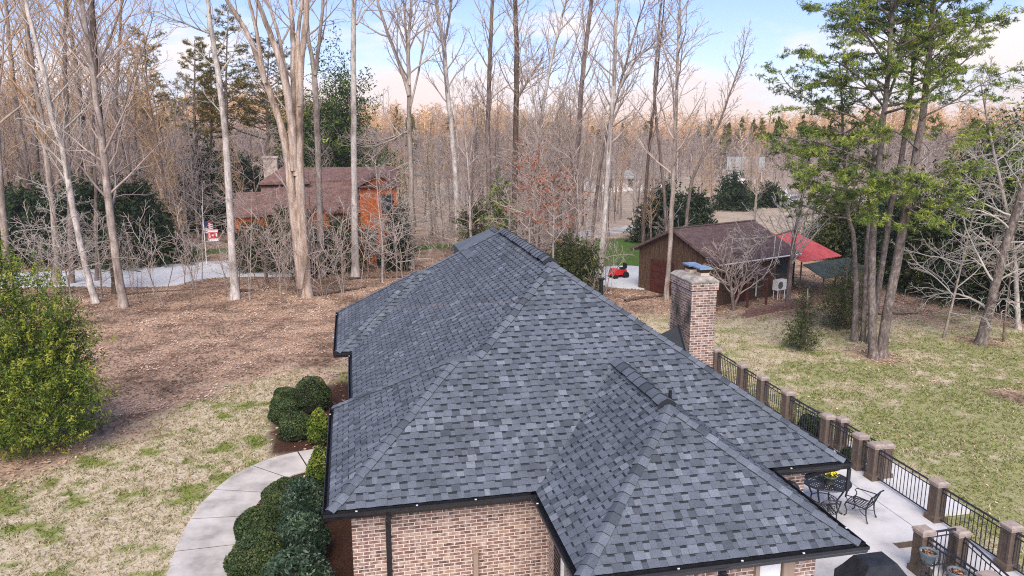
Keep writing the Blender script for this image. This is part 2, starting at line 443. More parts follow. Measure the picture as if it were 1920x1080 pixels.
def finish(me, name, mats, parent, tone=None, mi=None, smooth=False):
    for m in (mats if isinstance(mats, (list, tuple)) else [mats]):
        me.materials.append(M[m] if isinstance(m, str) else m)
    if tone is not None and len(tone) == len(me.polygons):
        a = me.attributes.new('tone', 'FLOAT', 'FACE'); a.data.foreach_set('value', tone)
    if mi is not None and mi.any():
        me.polygons.foreach_set('material_index', mi)
    me.polygons.foreach_set('use_smooth', np.full(len(me.polygons), bool(smooth)))
    me.update()
    o = bpy.data.objects.new(name, me)
    COL.objects.link(o)
    if parent is not None:
        o.parent = parent
        o.matrix_parent_inverse = parent.matrix_world.inverted() if False else o.matrix_parent_inverse
    return o


def np_mesh(name, V, Q, mats, parent=None, tone=None, smooth=False, per=4):
    """fast mesh from numpy: V (n,3), Q (m,per)"""
    me = bpy.data.meshes.new(name)
    V = np.ascontiguousarray(V, np.float32); Q = np.ascontiguousarray(Q, np.int32)
    me.vertices.add(len(V)); me.vertices.foreach_set('co', V.ravel())
    me.loops.add(Q.size); me.loops.foreach_set('vertex_index', Q.ravel())
    me.polygons.add(len(Q)); me.polygons.foreach_set('loop_start', np.arange(0, Q.size, per, dtype=np.int32))
    me.update(calc_edges=True)
    return finish(me, name, mats, parent, None if tone is None else np.asarray(tone, np.float32), None, smooth)


def tube_verts(pts, rad, sides):
    n = len(pts)
    T = np.empty_like(pts)
    T[1:-1] = pts[2:] - pts[:-2] if n > 2 else T[1:-1]
    T[0] = pts[1] - pts[0]; T[-1] = pts[-1] - pts[-2]
    T /= np.maximum(np.linalg.norm(T, axis=1, keepdims=True), 1e-9)
    mean = T.mean(0)
    ref = np.array([0, 0, 1.0]) if abs(mean[2]) < 0.75 * np.linalg.norm(mean) + 1e-9 else np.array([1.0, 0.07, 0])
    U = np.cross(T, ref); U /= np.maximum(np.linalg.norm(U, axis=1, keepdims=True), 1e-9)
    W = np.cross(T, U)
    a = np.arange(sides) * (2 * math.pi / sides)
    return pts[:, None, :] + rad[:, None, None] * (np.cos(a)[None, :, None] * U[:, None, :] + np.sin(a)[None, :, None] * W[:, None, :])


def tubes_mesh(name, lines, mat, parent=None, smooth=True, scale_uv=None):
    VS, QS, o = [], [], 0
    for pts, rad, sides in lines:
        n = len(pts)
        V = tube_verts(pts, rad, sides).reshape(-1, 3)
        i = np.arange(n - 1)[:, None] * sides; j = np.arange(sides)[None, :]; k = (j + 1) % sides
        q = np.stack([i + j, i + k, i + sides + k, i + sides + j], -1).reshape(-1, 4) + o
        VS.append(V); QS.append(q); o += len(V)
    return np_mesh(name, np.concatenate(VS), np.concatenate(QS), mat, parent, None, smooth)


def leaf_mesh(name, P, size, mat, parent, tone, aspect=0.5, nrm=None, flat=0.0):
    """one small folded-free quad per point, facing about nrm or any way"""
    n = len(P)
    d = rng.normal(size=(n, 3))
    if nrm is not None:
        d = d * (1 - flat) + nrm * flat * 1.6
    d /= np.linalg.norm(d, axis=1, keepdims=True) + 1e-9
    r = rng.normal(size=(n, 3)); u = np.cross(d, r); u /= np.linalg.norm(u, axis=1, keepdims=True) + 1e-9
    w = np.cross(d, u)
    s = (size * rng.uniform(0.6, 1.3, n))[:, None] if np.isscalar(size) else size[:, None]
    u = u * s * 0.5; w = w * s * 0.5 * aspect
    V = np.stack([P - u, P + w * 1.0 - u * 0.1, P + u, P - w * 1.0 - u * 0.1], 1).reshape(-1, 3)
    Q = np.arange(4 * n).reshape(-1, 4)
    return np_mesh(name, V, Q, mat, parent, np.clip(tone, 0, 1))


def thing(name, label, cat, loc=(0, 0, 0), group=None, kind=None):
    o = bpy.data.objects.new(name, None)
    o.empty_display_size = 0.2
    o.location = [float(a) for a in loc]
    COL.objects.link(o)
    o['label'] = label; o['category'] = cat
    if group: o['group'] = group
    if kind: o['kind'] = kind
    return o


def tag(o, label=None, cat=None, group=None, kind=None):
    if label: o['label'] = label
    if cat: o['category'] = cat
    if group: o['group'] = group
    if kind: o['kind'] = kind
    return o


def dup(o, parent=None):
    c = o.copy()
    COL.objects.link(c)
    if parent is not None:
        c.parent = parent
    for ch in list(o.children):
        dup(ch, c)
    return c


# ================================================================ THE BRICK HOUSE
T = 0.7018            # roof slope
EZ = 2.70             # height of the roof edge
W, RX, RY, DP = 9.34, 4.67, 10.61, 15.28
EXPO = 0.143


def clip_half(poly, nx, ny, c):
    out = []
    for i in range(len(poly)):
        a, b = poly[i], poly[(i + 1) % len(poly)]
        da, db = nx * a[0] + ny * a[1] - c, nx * b[0] + ny * b[1] - c
        if da >= 0: out.append(a)
        if (da >= 0) != (db >= 0):
            k = da / (da - db); out.append((a[0] + (b[0] - a[0]) * k, a[1] + (b[1] - a[1]) * k))
    return out


def shingle_plane(mb, polys, o, u, w, slope, seed):
    """courses of laminated shingles over convex plan polygons of one roof plane;
    o: plan point on its eave line, u: plan direction along the eave, w: plan direction uphill"""
    r = random.Random(seed)
    ca = 1 / math.sqrt(1 + slope * slope)
    nrm = np.array([-w[0] * slope, -w[1] * slope, 1.0]) * ca
    P2 = []
    for poly in polys:      # (along eave, up the slope)
        q = [((p[0] - o[0]) * u[0] + (p[1] - o[1]) * u[1], ((p[0] - o[0]) * w[0] + (p[1] - o[1]) * w[1]) / ca) for p in poly]
        area = sum(q[i][0] * q[(i + 1) % len(q)][1] - q[(i + 1) % len(q)][0] * q[i][1] for i in range(len(q)))
        P2.append(q if area > 0 else q[::-1])
    amin = min(p[0] for q in P2 for p in q); amax = max(p[0] for q in P2 for p in q)
    smax = max(p[1] for q in P2 for p in q)

    def w3(a, s, h):
        b = s * ca
        return (o[0] + u[0] * a + w[0] * b + nrm[0] * h, o[1] + u[1] * a + w[1] * b + nrm[1] * h, EZ + slope * b + nrm[2] * h)

    def rect(a0, a1, s0, s1, f0, f1, h0, h1, tone):
        for q in P2:
            c = [(a0, s0), (a1, s0), (a1, s1), (a0, s1)]
            for i in range(len(q)):
                (x0, y0), (x1, y1) = q[i], q[(i + 1) % len(q)]
                nx, ny = -(y1 - y0), x1 - x0
                c = clip_half(c, nx, ny, nx * x0 + ny * y0)
                if len(c) < 3: break
            if len(c) < 3: continue
            hh = lambda s: h0 + (h1 - h0) * (s - s0) / (s1 - s0)
            mb.poly([w3(a, s, hh(s)) for a, s in c], tone)
            for i in range(len(c)):         # the butt edge
                p, n = c[i], c[(i + 1) % len(c)]
                if abs(p[1] - s0) < 1e-6 and abs(n[1] - s0) < 1e-6 and f0 > 0:
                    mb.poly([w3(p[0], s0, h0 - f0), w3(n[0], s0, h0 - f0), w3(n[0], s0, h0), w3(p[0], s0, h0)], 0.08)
    k = 0
    while k * EXPO < smax:
        s0, s1 = k * EXPO, (k + 1) * EXPO
        a = amin - r.uniform(0, 0.4); up = r.random() < 0.5
        while a < amax:
            wd = r.uniform(0.09, 0.21) if up else r.uniform(0.07, 0.17)
            x = r.random()
            tone = r.gauss(0.50, 0.085)
            if x < 0.07: tone = r.uniform(0.64, 0.84)
            elif x < 0.15: tone = r.uniform(0.25, 0.34)
            if up:
                rect(a, a + wd, s0, s1, 0.012, 0, 0.019, 0.003, tone)
            else:
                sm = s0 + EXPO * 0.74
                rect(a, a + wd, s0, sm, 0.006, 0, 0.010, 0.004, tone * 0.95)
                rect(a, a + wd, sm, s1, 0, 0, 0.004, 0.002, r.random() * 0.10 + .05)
            a += wd; up = not up
        k += 1


def H(d):
    return EZ + T * d


def caps(name, a, b, n1, n2, parent, lift=0.010, half=0.108, vent=False, step=0.2):
    """overlapping cap shingles folded over the line a-b between planes with normals n1, n2"""
    a, b = np.array(a, float), np.array(b, float)
    L = np.linalg.norm(b - a); d = (b - a) / L
    n1 = np.array(n1, float) / np.linalg.norm(n1); n2 = np.array(n2, float) / np.linalg.norm(n2)
    q1 = np.cross(n1, d); q1 *= -1 if q1[2] > 0 else 1
    q2 = np.cross(n2, d); q2 *= -1 if q2[2] > 0 else 1
    if abs(q1[2]) < 1e-6: q1 = -q2
    up = n1 + n2; up /= np.linalg.norm(up)
    mb = MB()
    n = max(1, int(round(L / step)))
    base = 0.085 if vent else 0.02
    for i in range(n):
        s0, s1 = L * i / n, L * (i + 1) / n + 0.03
        j = random.uniform(-0.012, 0.012)
        tone = random.choice([0.46, 0.5, 0.52, 0.55, 0.6, 0.38, 0.64]) + random.uniform(-0.04, 0.04)
        if random.random() < 0.09: tone = 0.24
        lo = base + lift + 0.012; hi = base
        P = []
        for s, h in ((s0, lo), (s1, hi)):
            c = a + d * s
            P.append([c + q1 * (half + j) + n1 * h, c + q1 * half * 0.45 + n1 * (h + 0.008), c + up * (h + 0.010), c + q2 * half * 0.45 + n2 * (h + 0.008), c + q2 * (half + j) + n2 * h])
        for k in range(4):
            mb.poly([P[0][k], P[0][k + 1], P[1][k + 1], P[1][k]], tone)
        low = [p - up * (lo if i == 0 else 0.016) for p in P[0]]
        for k in range(4):
            mb.poly([low[k], low[k + 1], P[0][k + 1], P[0][k]], 0.1)
        for k, nn in ((0, n1), (4, n2)):        # side edges
            mb.poly([P[0][k], P[1][k], P[1][k] - nn * (base + 0.01), P[0][k] - nn * (lo + 0.0)], 0.0 if vent else 0.2)
    if vent:
        mb.poly([x - up * 0.0 for x in P[1]], 0.05)
    return mb.build(name, 'shingle', parent)


house = thing('brick_house', 'brick house with dark grey shingled hip roof filling the middle of the picture', 'house', (0, 0, 0))
nF, nL, nR, nB = (0, -T, 1), (-T, 0, 1), (T, 0, 1), (0, T, 1)
# main roof with the front-left wing's front slope, which lies in the same plane
mb = MB()
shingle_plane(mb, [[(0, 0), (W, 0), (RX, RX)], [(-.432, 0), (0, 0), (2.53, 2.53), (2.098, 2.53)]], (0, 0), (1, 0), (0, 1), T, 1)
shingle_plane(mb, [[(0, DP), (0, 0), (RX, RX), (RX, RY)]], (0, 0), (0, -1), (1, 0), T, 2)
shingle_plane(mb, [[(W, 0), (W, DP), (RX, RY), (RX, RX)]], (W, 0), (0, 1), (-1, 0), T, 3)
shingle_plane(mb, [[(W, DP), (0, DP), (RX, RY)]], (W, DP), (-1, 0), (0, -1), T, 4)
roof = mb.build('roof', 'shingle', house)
tag(roof, label='large main hip roof of dark grey shingles')
caps('ridge_cap', (W, 0, EZ), (RX, RX, H(RX)), nF, nR, roof)
caps('ridge_cap', (2.53, 2.53, H(2.53)), (RX, RX, H(RX)), nF, nL, roof)
caps('ridge_cap', (RX, RX + .25, H(RX)), (RX, RY - .1, H(RX)), nL, nR, roof, vent=True, half=0.14, step=0.3)
caps('ridge_cap', (0, DP, EZ), (RX, RY, H(RX)), nB, nL, roof)
caps('ridge_cap', (W, DP, EZ), (RX, RY, H(RX)), nB, nR, roof)


def wing_left(y0, y1, e, seed, front):
    m = (y0 + y1) / 2; hb = m - y0
    mb = MB()
    if front:
        shingle_plane(mb, [[(-e, y0), (0, y0), (hb, m), (hb - e, m)]], (-e, y0), (1, 0), (0, 1), T, seed)
    shingle_plane(mb, [[(-e, y0), (hb - e, m), (-e, y1)]], (-e, y0), (0, -1), (1, 0), T, seed + 1)
    shingle_plane(mb, [[(-e, y1), (hb - e, m), (hb, m), (0, y1)]], (-e, y1), (-1, 0), (0, -1), T, seed + 2)
    r = mb.build('roof', 'shingle', house)
    caps('ridge_cap', (-e, y0, EZ), (hb - e, m, H(hb)), nF, nL, r)
    caps('ridge_cap', (-e, y1, EZ), (hb - e, m, H(hb)), nB, nL, r, half=0.10)
    caps('ridge_cap', (hb - e, m, H(hb)), (hb, m, H(hb)), nF, nB, r)
    return r


tag(wing_left(0, 5.06, .432, 10, False), label='hipped roof of the shallow wing nearest on the left')
tag(wing_left(9.61, 14.74, .434, 20, True), label='hipped roof of the shallow wing farther back on the left')
X0, X1, YF = 3.16, 7.69, -2.73
XM = (X0 + X1) / 2; HB = (X1 - X0) / 2
mb = MB()
shingle_plane(mb, [[(X0, YF), (X1, YF), (XM, YF + HB)]], (X0, YF), (1, 0), (0, 1), T, 30)
shingle_plane(mb, [[(X0, 0), (X0, YF), (XM, YF + HB), (XM, HB)]], (X0, YF), (0, -1), (1, 0), T, 31)
shingle_plane(mb, [[(X1, YF), (X1, 0), (XM, HB), (XM, YF + HB)]], (X1, YF), (0, 1), (-1, 0), T, 32)
fr = mb.build('roof', 'shingle', house)
tag(fr, label='hipped roof of the wing that juts out towards the viewer')
caps('ridge_cap', (X0, YF, EZ), (XM, YF + HB, H(HB)), nF, nL, fr)
caps('ridge_cap', (X1, YF, EZ), (XM, YF + HB, H(HB)), nF, nR, fr)
caps('ridge_cap', (XM, YF + HB + .1, H(HB)), (XM, HB - .1, H(HB)), nL, nR, fr, vent=True, half=0.13, step=0.3)
# low block behind the main ridge
mb = MB()
b0, b1 = (3.5, 10.2), (5.8, 13.3)
xm, zr, zl = 4.66, 5.86, 5.20
for q in ([(3.5, 10.2, zl), (3.5, 13.3, zl), (xm, 12.3, zr), (xm, 10.2, zr)], [(5.8, 10.2, zl), (xm, 10.2, zr), (xm, 12.3, zr), (5.8, 13.3, zl)], [(3.5, 13.3, zl), (5.8, 13.3, zl), (xm, 12.3, zr)]):
    mb.poly(q, 0.5)
for q in ([(3.5, 10.2), (3.5, 13.3)], [(3.5, 13.3), (5.8, 13.3)], [(5.8, 13.3), (5.8, 10.2)]):
    mb.poly([(*q[0], 3.2), (*q[1], 3.2), (*q[1], zl), (*q[0], zl)], 0.25)
rb = mb.build('roof', 'shingle', house)
tag(rb, label='low roof block just showing behind the main ridge')
caps('ridge_cap', (xm, 10.5, zr), (xm, 12.3, zr), (-.57, 0, 1), (.57, 0, 1), rb)


# gutters, soffit and fascia
def gutter(a, b, o, ea=0.12, eb=0.12):
    a = np.array(a, float); b = np.array(b, float); o = np.array(o, float)
    d = (b - a) / np.linalg.norm(b - a)
    a3, b3 = a - d * ea, b + d * eb
    prof = [(-.02, -.015), (-.02, -.14), (.065, -.14), (.085, -.09), (.115, -.055), (.115, -.005), (.100, -.005), (.098, -.045), (.06, -.12), (.0, -.12), (-.005, -.015)]
    mb = MB()
    n = len(prof)
    for i in range(n):
        p, q = prof[i], prof[(i + 1) % n]
        A = lambda c, s: (c[0] + o[0] * s[0], c[1] + o[1] * s[0], EZ + s[1])
        mb.poly([A(a3, p), A(b3, p), A(b3, q), A(a3, q)])
    for c in (a3, b3):
        mb.poly([(c[0] + o[0] * s[0], c[1] + o[1] * s[0], EZ + s[1]) for s in prof[:7]])
    g = mb.build('gutter', 'black', house)
    L = np.linalg.norm(b - a); k = max(1, int(L / 1.02)) if abs(o[1]) > .5 else 1
    for i in range(k):
        c = a + d * (0.45 + i * 1.02)
        m = MB(); m.box((c[0] + o[0] * .085, c[1] + o[1] * .085, EZ + 0.004), (.034, .022, .010))
        m.build('gutter_hanger', 'white', g)
    return g


gutter((-.432, 0), (X0, 0), (0, -1), .1, -.1)
gutter((X0, 0), (X0, YF), (-1, 0), -.1, .1)
gutter((X0, YF), (X1, YF), (0, -1), .0, .1)
gutter((X1, YF), (X1, 0), (1, 0), .0, -.1)
gutter((X1, 0), (W, 0), (0, -1), -.12, .1)
gutter((W, 0), (W, DP), (1, 0), 0, 0)
gutter((-.432, 5.06), (-.432, 0), (-1, 0), 0, 0)
gutter((0, 9.61), (0, 5.06), (-1, 0), 0, 0)
gutter((-.434, 9.61), (0, 9.61), (0, -1), .1, 0)
gutter((-.434, 14.74), (-.434, 9.61), (-1, 0), 0, 0)
mb = MB()
for x0, y0, x1, y1 in ((-.41, 0.02, 0, 5.04), (0, .02, W - .02, DP - .02), (-.41, 9.63, 0, 14.72), (X0 + .02, YF + .02, X1 - .02, 0.02)):
    mb.poly([(x0, y0, 2.56), (x0, y1, 2.56), (x1, y1, 2.56), (x1, y0, 2.56)])
mb.build('soffit', 'black', house)


def wall(name, quads, mat, label=None):
    for (x0, y0), (x1, y1), z0, z1 in quads:
        mb = MB()
        mb.poly([(x0, y0, z0), (x1, y0 if y0 == y1 else y1, z0), (x1, y1, z1), (x0, y0, z1)])
        o = mb.build(name, mat, house)
    return o


ZB = -0.6
WX0, WX1, WF = X0 + .33, 7.18, YF + .33
wall('wall', [((-.08, .33), (WX0, .33), ZB, 2.56), ((WX1, .33), (8.72, .33), ZB, 2.56), ((9, DP - .33), (.33, DP - .33), ZB, 2.56)], 'brick_x')
wall('wall', [((WX0, .33), (WX0, WF), ZB, 2.56), ((WX1, .33), (WX1, WF), ZB, 2.56), ((8.72, .33), (8.72, 3.2), ZB, 2.56), ((9.0, 3.2), (9.0, DP - .33), ZB, 2.56),
              ((-.08, .33), (-.08, 4.73), ZB, 2.56), ((.33, 4.73), (.33, 9.94), ZB, 2.56), ((-.08, 9.94), (-.08, 14.4), ZB, 2.56)], 'brick_y')
wall('wall', [((-.08, 4.73), (.33, 4.73), ZB, 2.56), ((-.08, 9.94), (.33, 9.94), ZB, 2.56), ((8.72, 3.2), (9, 3.2), ZB, 2.56)], 'brick_x')
DX0, DX1 = 6.10, 6.78
wall('wall', [((WX0, WF), (DX0, WF), ZB, 2.56), ((DX1 + .03, WF), (WX1, WF), ZB, 2.56)], 'brick_x')
# glazed door in the jutting wing
mb = MB()
for x in (DX0 + .035, DX1 - .16):
    mb.box((x, WF - .01, 1.25), (.07, .12, 2.6))
mb.box((DX1 - .05, WF + .02, 1.25), (.14, .10, 2.6))
mb.box(((DX0 + DX1) / 2, WF - .01, 2.50), (DX1 - DX0, .11, .10))
dr = mb.build('door', 'frame_tan', house)
mb = MB(); mb.box(((DX0 + DX1) / 2 - .08, WF + .01, 1.2), (DX1 - DX0 - .28, .05, 2.5)); mb.build('pane', 'white', dr)
mb = MB()
mb.tube([(DX1 - .24, WF - .04, 1.0), (DX1 - .24, WF - .10, 1.0), (DX1 - .30, WF - .10, 1.0)], .012, 6); mb.build('handle', 'iron', dr)
# tall shuttered window in the wing's left wall
mb = MB()
mb.box((WX0 - .03, -.75, 1.35), (.06, .07, 2.0)); mb.box((WX0 - .03, -1.75, 1.35), (.06, .07, 2.0)); mb.box((WX0 - .03, -1.25, 2.36), (.06, 1.07, .07)); mb.box((WX0 - .03, -1.25, .34), (.07, 1.07, .07))
mb.box((WX0 - .02, -1.25, 1.35), (.03, .04, 1.95)); mb.box((WX0 - .02, -1.25, 1.35), (.035, .95, .04))
wn = mb.build('window', 'white', house)
mb = MB(); mb.box((WX0 - .005, -1.25, 1.35), (.02, .94, 1.95)); mb.build('pane', 'glass', wn)
for y in (-.45, -2.02):
    mb = MB(); mb.box((WX0 - .03, y, 1.35), (.05, .42, 2.1))
    for i in range(22):
        mb.box((WX0 - .058, y, .42 + i * .088), (.012, .34, .05))
    mb.build('shutter', 'black', wn)
# downspouts
mb = MB()
mb.tube([(.55, -.06, 2.56), (.55, -.05, 2.48), (.55, .25, 2.30), (.55, .28, 2.2), (.55, .28, -.25)], [.052, .052, .05, .048, .048], 4)
mb.build('downspout', 'black', house)
mb = MB()
mb.tube([(9.40, .12, 2.58), (9.38, .22, 2.45), (9.12, .5, 2.25), (8.80, .6, 2.1), (8.78, .6, .05)], .05, 4)
mb.build('downspout', 'black', house)
mb = MB(); mb.tube([(9.42, -.05, 2.55), (9.42, -.05, 2.1)], .04, 6); mb.tube([(9.42, -.05, 2.1), (9.42, -.02, 1.95)], .02, 6)
mb.build('gutter_chain', 'iron', house)
# conduit on the front wall
mb = MB(); mb.box((2.10, .27, .62), (.085, .09, 1.75)); mb.box((2.10, .26, 1.515), (.11, .11, .05))
mb.build('conduit_box', 'frame_tan', house)
# wall lantern
mb = MB()
lx = 5.55
mb.box((lx, WF - .03, 2.15), (.12, .05, .3))
mb.tube([(lx, WF - .05, 2.22), (lx, WF - .18, 2.34), (lx, WF - .27, 2.26)], .014, 6)
mb.lathe((lx, WF - .27, 1.86), [(.02, .40), (.05, .36), (.13, .27), (.15, .24), (.13, .235), (.10, .0), (.11, -.02), (.03, -.06), (0, -.08)], 12)
mb.build('wall_lantern', 'iron', house)
mb = MB(); mb.lathe((8.35, .12, 1.98), [(.02, .32), (.05, .30), (.12, .22), (.12, .2), (.09, 0), (.0, -.03)], 10); mb.box((8.35, .28, 2.15), (.1, .08, .2))
mb.tube([(8.35, .25, 2.25), (8.35, .12, 2.3)], .012, 6)
mb.build('wall_lantern', 'iron', house)
# vent pipes
mb = MB(); mb.tube([(6.62, 6.9, 4.55), (6.62, 6.9, 5.08)], .055, 12); mb.tube([(6.62, 6.9, 5.08), (6.62, 6.9, 5.13)], .085, 12)
mb.build('vent_pipe', 'black', house)
mb = MB(); mb.tube([(6.26, 1.38, H(1.38) - .05), (6.26, 1.38, H(1.38) + .22)], .035, 10); mb.tube([(6.26, 1.38, H(1.38) - .02), (6.26, 1.38, H(1.38) + .06)], [.10, .04], 10)
mb.build('vent_pipe', 'black', house)
# chimney
CX0, CX1, CY0, CY1, CT = 8.70, 9.40, 5.75, 7.05, 5.12
mb = MB()


def ring(mb, x0, x1, y0, y1, z0, z1):
    mb.poly([(x0, y0, z0), (x1, y0, z0), (x1, y0, z1), (x0, y0, z1)], mi=0)
    mb.poly([(x1, y1, z0), (x0, y1, z0), (x0, y1, z1), (x1, y1, z1)], mi=0)
    mb.poly([(x0, y1, z0), (x0, y0, z0), (x0, y0, z1), (x0, y1, z1)], mi=1)
    mb.poly([(x1, y0, z0), (x1, y1, z0), (x1, y1, z1), (x1, y0, z1)], mi=1)


ring(mb, CX0, CX1, CY0, CY1, -.6, CT - .19)
ring(mb, CX0 - .035, CX1 + .035, CY0 - .035, CY1 + .035, CT - .19, CT)
mb.poly([(CX0 - .035, CY0 - .035, CT - .19), (CX0 - .035, CY1 + .035, CT - .19), (CX1 + .035, CY1 + .035, CT - .19), (CX1 + .035, CY0 - .035, CT - .19)])
chim = mb.build('chimney', ['chim_x', 'chim_y'], house)
mb = MB()
o0 = [(CX0 - .04, CY0 - .04), (CX1 + .04, CY0 - .04), (CX1 + .04, CY1 + .04), (CX0 - .04, CY1 + .04)]
i0 = [(CX0 + .07, CY0 + .07), (CX1 - .07, CY0 + .07), (CX1 - .07, CY1 - .07), (CX0 + .07, CY1 - .07)]
for i in range(4):
    a, b, c, d = o0[i], o0[(i + 1) % 4], i0[(i + 1) % 4], i0[i]
    mb.poly([(*a, CT + .03), (*b, CT + .03), (*c, CT + .13), (*d, CT + .13)])
    mb.poly([(*a, CT), (*b, CT), (*b, CT + .03), (*a, CT + .03)])
mb.poly([(*p, CT + .13) for p in i0])
mb.build('chimney_cap', 'mortar_cap', chim)
for cx, cy, cz in ((9.17, 6.15, CT + .13), (9.10, 6.68, CT + .13)):
    mb = MB(); mb.box((cx, cy, cz + .035), (.24, .30, .08)); fl = mb.build('flue', 'clay', chim)
    mb = MB()
    mb.box((cx, cy, cz + .125), (.22, .27, .10))
    mb.build('flue_screen', 'black', chim)
    mb = MB(); mb.box((cx, cy, cz + .195), (.36, .43, .04)); mb.box((cx, cy, cz + .225), (.30, .36, .025), taper=.6)
    mb.build('flue_lid', 'bluemetal', chim)
# cricket behind the chimney with black flashing
mb = MB()
zc = H(W - CX0) + .02
apex = (CX0 - .02, 6.4, H(W - CX0) + .68)
for q in ([(CX0 - .02, CY0 - .02, zc), apex, (8.1, 6.4, H(W - 8.1) + .03)], [(CX0 - .02, CY1, zc), (8.1, 6.4, H(W - 8.1) + .03), apex]):
    mb.poly(q, 0.12)
mb.build('chimney_saddle', 'shingle', house)
mb = MB()
mb.tube([apex, (CX0 - .03, CY0 - .03, zc), (CX1 + .0, CY0 - .03, H(0) + .03)], [.05, .06, .06], 4)
mb.tube([apex, (CX0 - .03, CY1, zc)], .05, 4)
mb.build('flashing', 'black', house)

# ================================================================ PATIO, RAILINGS, FURNITURE
mb = MB()
PX = 13.48
for x0, x1, y0, y1 in ((8.0, 12.588, 1.2, 15.0), (12.612, PX, 1.2, 15.0), (WX0 - .5, 11.62, -14, 1.188), (12.50, PX, -14, 1.188)):
    mb.prism([(x0, y0), (x1, y0), (x1, y1), (x0, y1)], -.55, 0.0)
mb.prism([(13.49, 2.9), (15.3, 2.9), (15.3, 7.2), (13.49, 7.2)], -.60, -.46)
patio = tag(mb.build('patio', 'concrete'), kind='structure')
mb = MB()
for i in range(4):
    mb.box((12.06, .98 - i * .34, -.22 - i * .18), (.87, .36, .17))
mb.prism([(11.622, 1.186), (12.498, 1.186), (12.498, 1.15), (11.622, 1.15)], -.56, -.012, mi=1)
steps = tag(mb.build('patio_steps', ['concrete', 'stucco']), kind='structure')


def post(x, y, z, parent, h=1.0):
    mb = MB()
    w = .27
    mb.box((x, y, z + .06), (w + .07, w + .07, .12)); mb.box((x, y, z + .135), (w + .04, w + .04, .03), taper=.9)
    mb.box((x, y, z + .51), (w - .03, w - .03, .72))
    for sx in (-1, 1):          # raised corner strips leave a sunk panel on each face
        for sy in (-1, 1):
            mb.box((x + sx * (w / 2 - .03), y + sy * (w / 2 - .03), z + .51), (.06, .06, .72))
    for zz in (.18, .84):
        mb.box((x, y, z + zz), (w - .004, w - .004, .07))
    p = mb.build('post', 'stucco', parent)
    mb = MB()
    mb.box((x, y, z + .90), (w + .03, w + .03, .05)); mb.box((x, y, z + .945), (w + .06, w + .06, .045)); mb.box((x, y, z + .985), (w + .03, w + .03, .035), taper=.75)
    mb.build('post_cap', 'caststone', p)


def panel(a, b, z0, z1, parent, base=True):
    a = np.array(a, float); b = np.array(b, float); d = b - a; L = np.linalg.norm(d); d /= L
    a = a + d * .135; b = b - d * .135; L -= .27
    mb = MB()
    P = lambda s, h: (a[0] + d[0] * s, a[1] + d[1] * s, z0 + (z1 - z0) * s / L + h)
    for h, r in ((.86, .028), (.75, .017), (.08, .020)):
        mb.tube([P(0, h), P(L, h)], r, 4)
    n = max(2, int(L / .115))
    for i in range(n + 1):
        s = L * i / n
        mb.tube([P(s, .08), P(s, .86 if i % 2 == 0 else .75)], .0135, 4)
    o = mb.build('rail_panel', 'iron', parent)
    return o


fence = thing('iron_railing', 'black iron railing with brown stucco posts along the patio edge by the lawn', 'railing', (13.3, 6, 0))
fence.location = (0, 0, 0)
FX = 13.33
ys = [15.0, 13.14, 11.16, 9.79, 8.28, 6.22, 4.75, 4.11, 1.9, -.14, -2.2]
for y in ys:
    post(FX, y, 0, fence)
for a, b in zip(ys[:-1], ys[1:]):
    if (a, b) == (4.75, 4.11):
        continue
    panel((FX, a), (FX, b), 0, 0, fence)
g = panel((FX, 4.75), (FX, 4.11), -.02, -.02, fence); g.name = 'gate_panel'
post(14.35, 6.95, -.46, fence); post(14.38, 5.02, -.46, fence)
panel((FX, 8.28), (14.35, 6.95), -.1, -.46, fence); panel((14.35, 6.95), (14.38, 5.02), -.46, -.46, fence); panel((14.38, 5.02), (FX, 4.11), -.46, -.30, fence)

sr = thing('stair_railing', 'black iron railing with brown posts around the sunken patio steps', 'railing')
for x, y, z in ((11.41, .08, 0), (11.41, -1.62, 0), (12.42, .22, -.22)):
    post(x, y, z, sr)
panel((11.41, .08), (11.41, -1.62), 0, 0, sr); panel((11.41, .08), (12.42, .22), 0, -.05, sr)
panel((12.42, .22), (12.42, -2.4), -.2, -.6, sr); panel((11.41, -1.62), (11.41, -3.6), 0, 0, sr)


def potted(x, y, z, label, group=None):
    t = thing('planter_pot', label, 'planter', (0, 0, 0), group)
    mb = MB(); mb.lathe((x, y, z), [(0, 0), (.09, 0), (.11, .03), (.15, .18), (.175, .22), (.175, .25), (.158, .25), (.15, .20), (0, .19)], 28)
    mb.build('pot', 'bluegrey', t, True)
    mb = MB(); mb.lathe((x, y, z), [(.155, .205), (.1, .215), (0, .22)], 20); mb.build('soil', 'soil', t)
    P = np.column_stack([x + rng.normal(0, .06, 60), y + rng.normal(0, .06, 60), np.full(60, z + .228)])
    leaf_mesh('dead_leaves', P, .06, 'litter', t, rng.uniform(0, .7, 60))
    s = thing('plant_stand', 'curved black wire stand under the ' + ('nearer' if y < -1 else 'farther') + ' blue grey pot by the steps', 'plant stand')
    mb = MB()
    ringpts = lambda r, zz: [(x + r * math.cos(a), y + r * math.sin(a), zz) for a in np.linspace(0, 2 * math.pi, 20)]
    mb.tube(ringpts(.125, z - .012), .011, 5)
    mb.tube(ringpts(.10, z * .35), .008, 5)
    mb.build('ring', 'iron', s)
    for k in range(4):
        a = k * math.pi / 2 + .5
        c, q = math.cos(a), math.sin(a)
        mb = MB(); mb.tube([(x + c * r, y + q * r, zz) for r, zz in ((.18, z + .09), (.165, z + .04), (.125, z - .02), (.10, z * .55), (.105, z * .25), (.15, .04), (.18, .012))], .011, 5)
        mb.build('leg', 'iron', s)


potted(11.12, -.42, .55, 'blue grey pot of dead leaves on the farther wire stand by the steps')
potted(11.14, -1.13, .55, 'blue grey pot of dead leaves on the nearer wire stand by the steps')

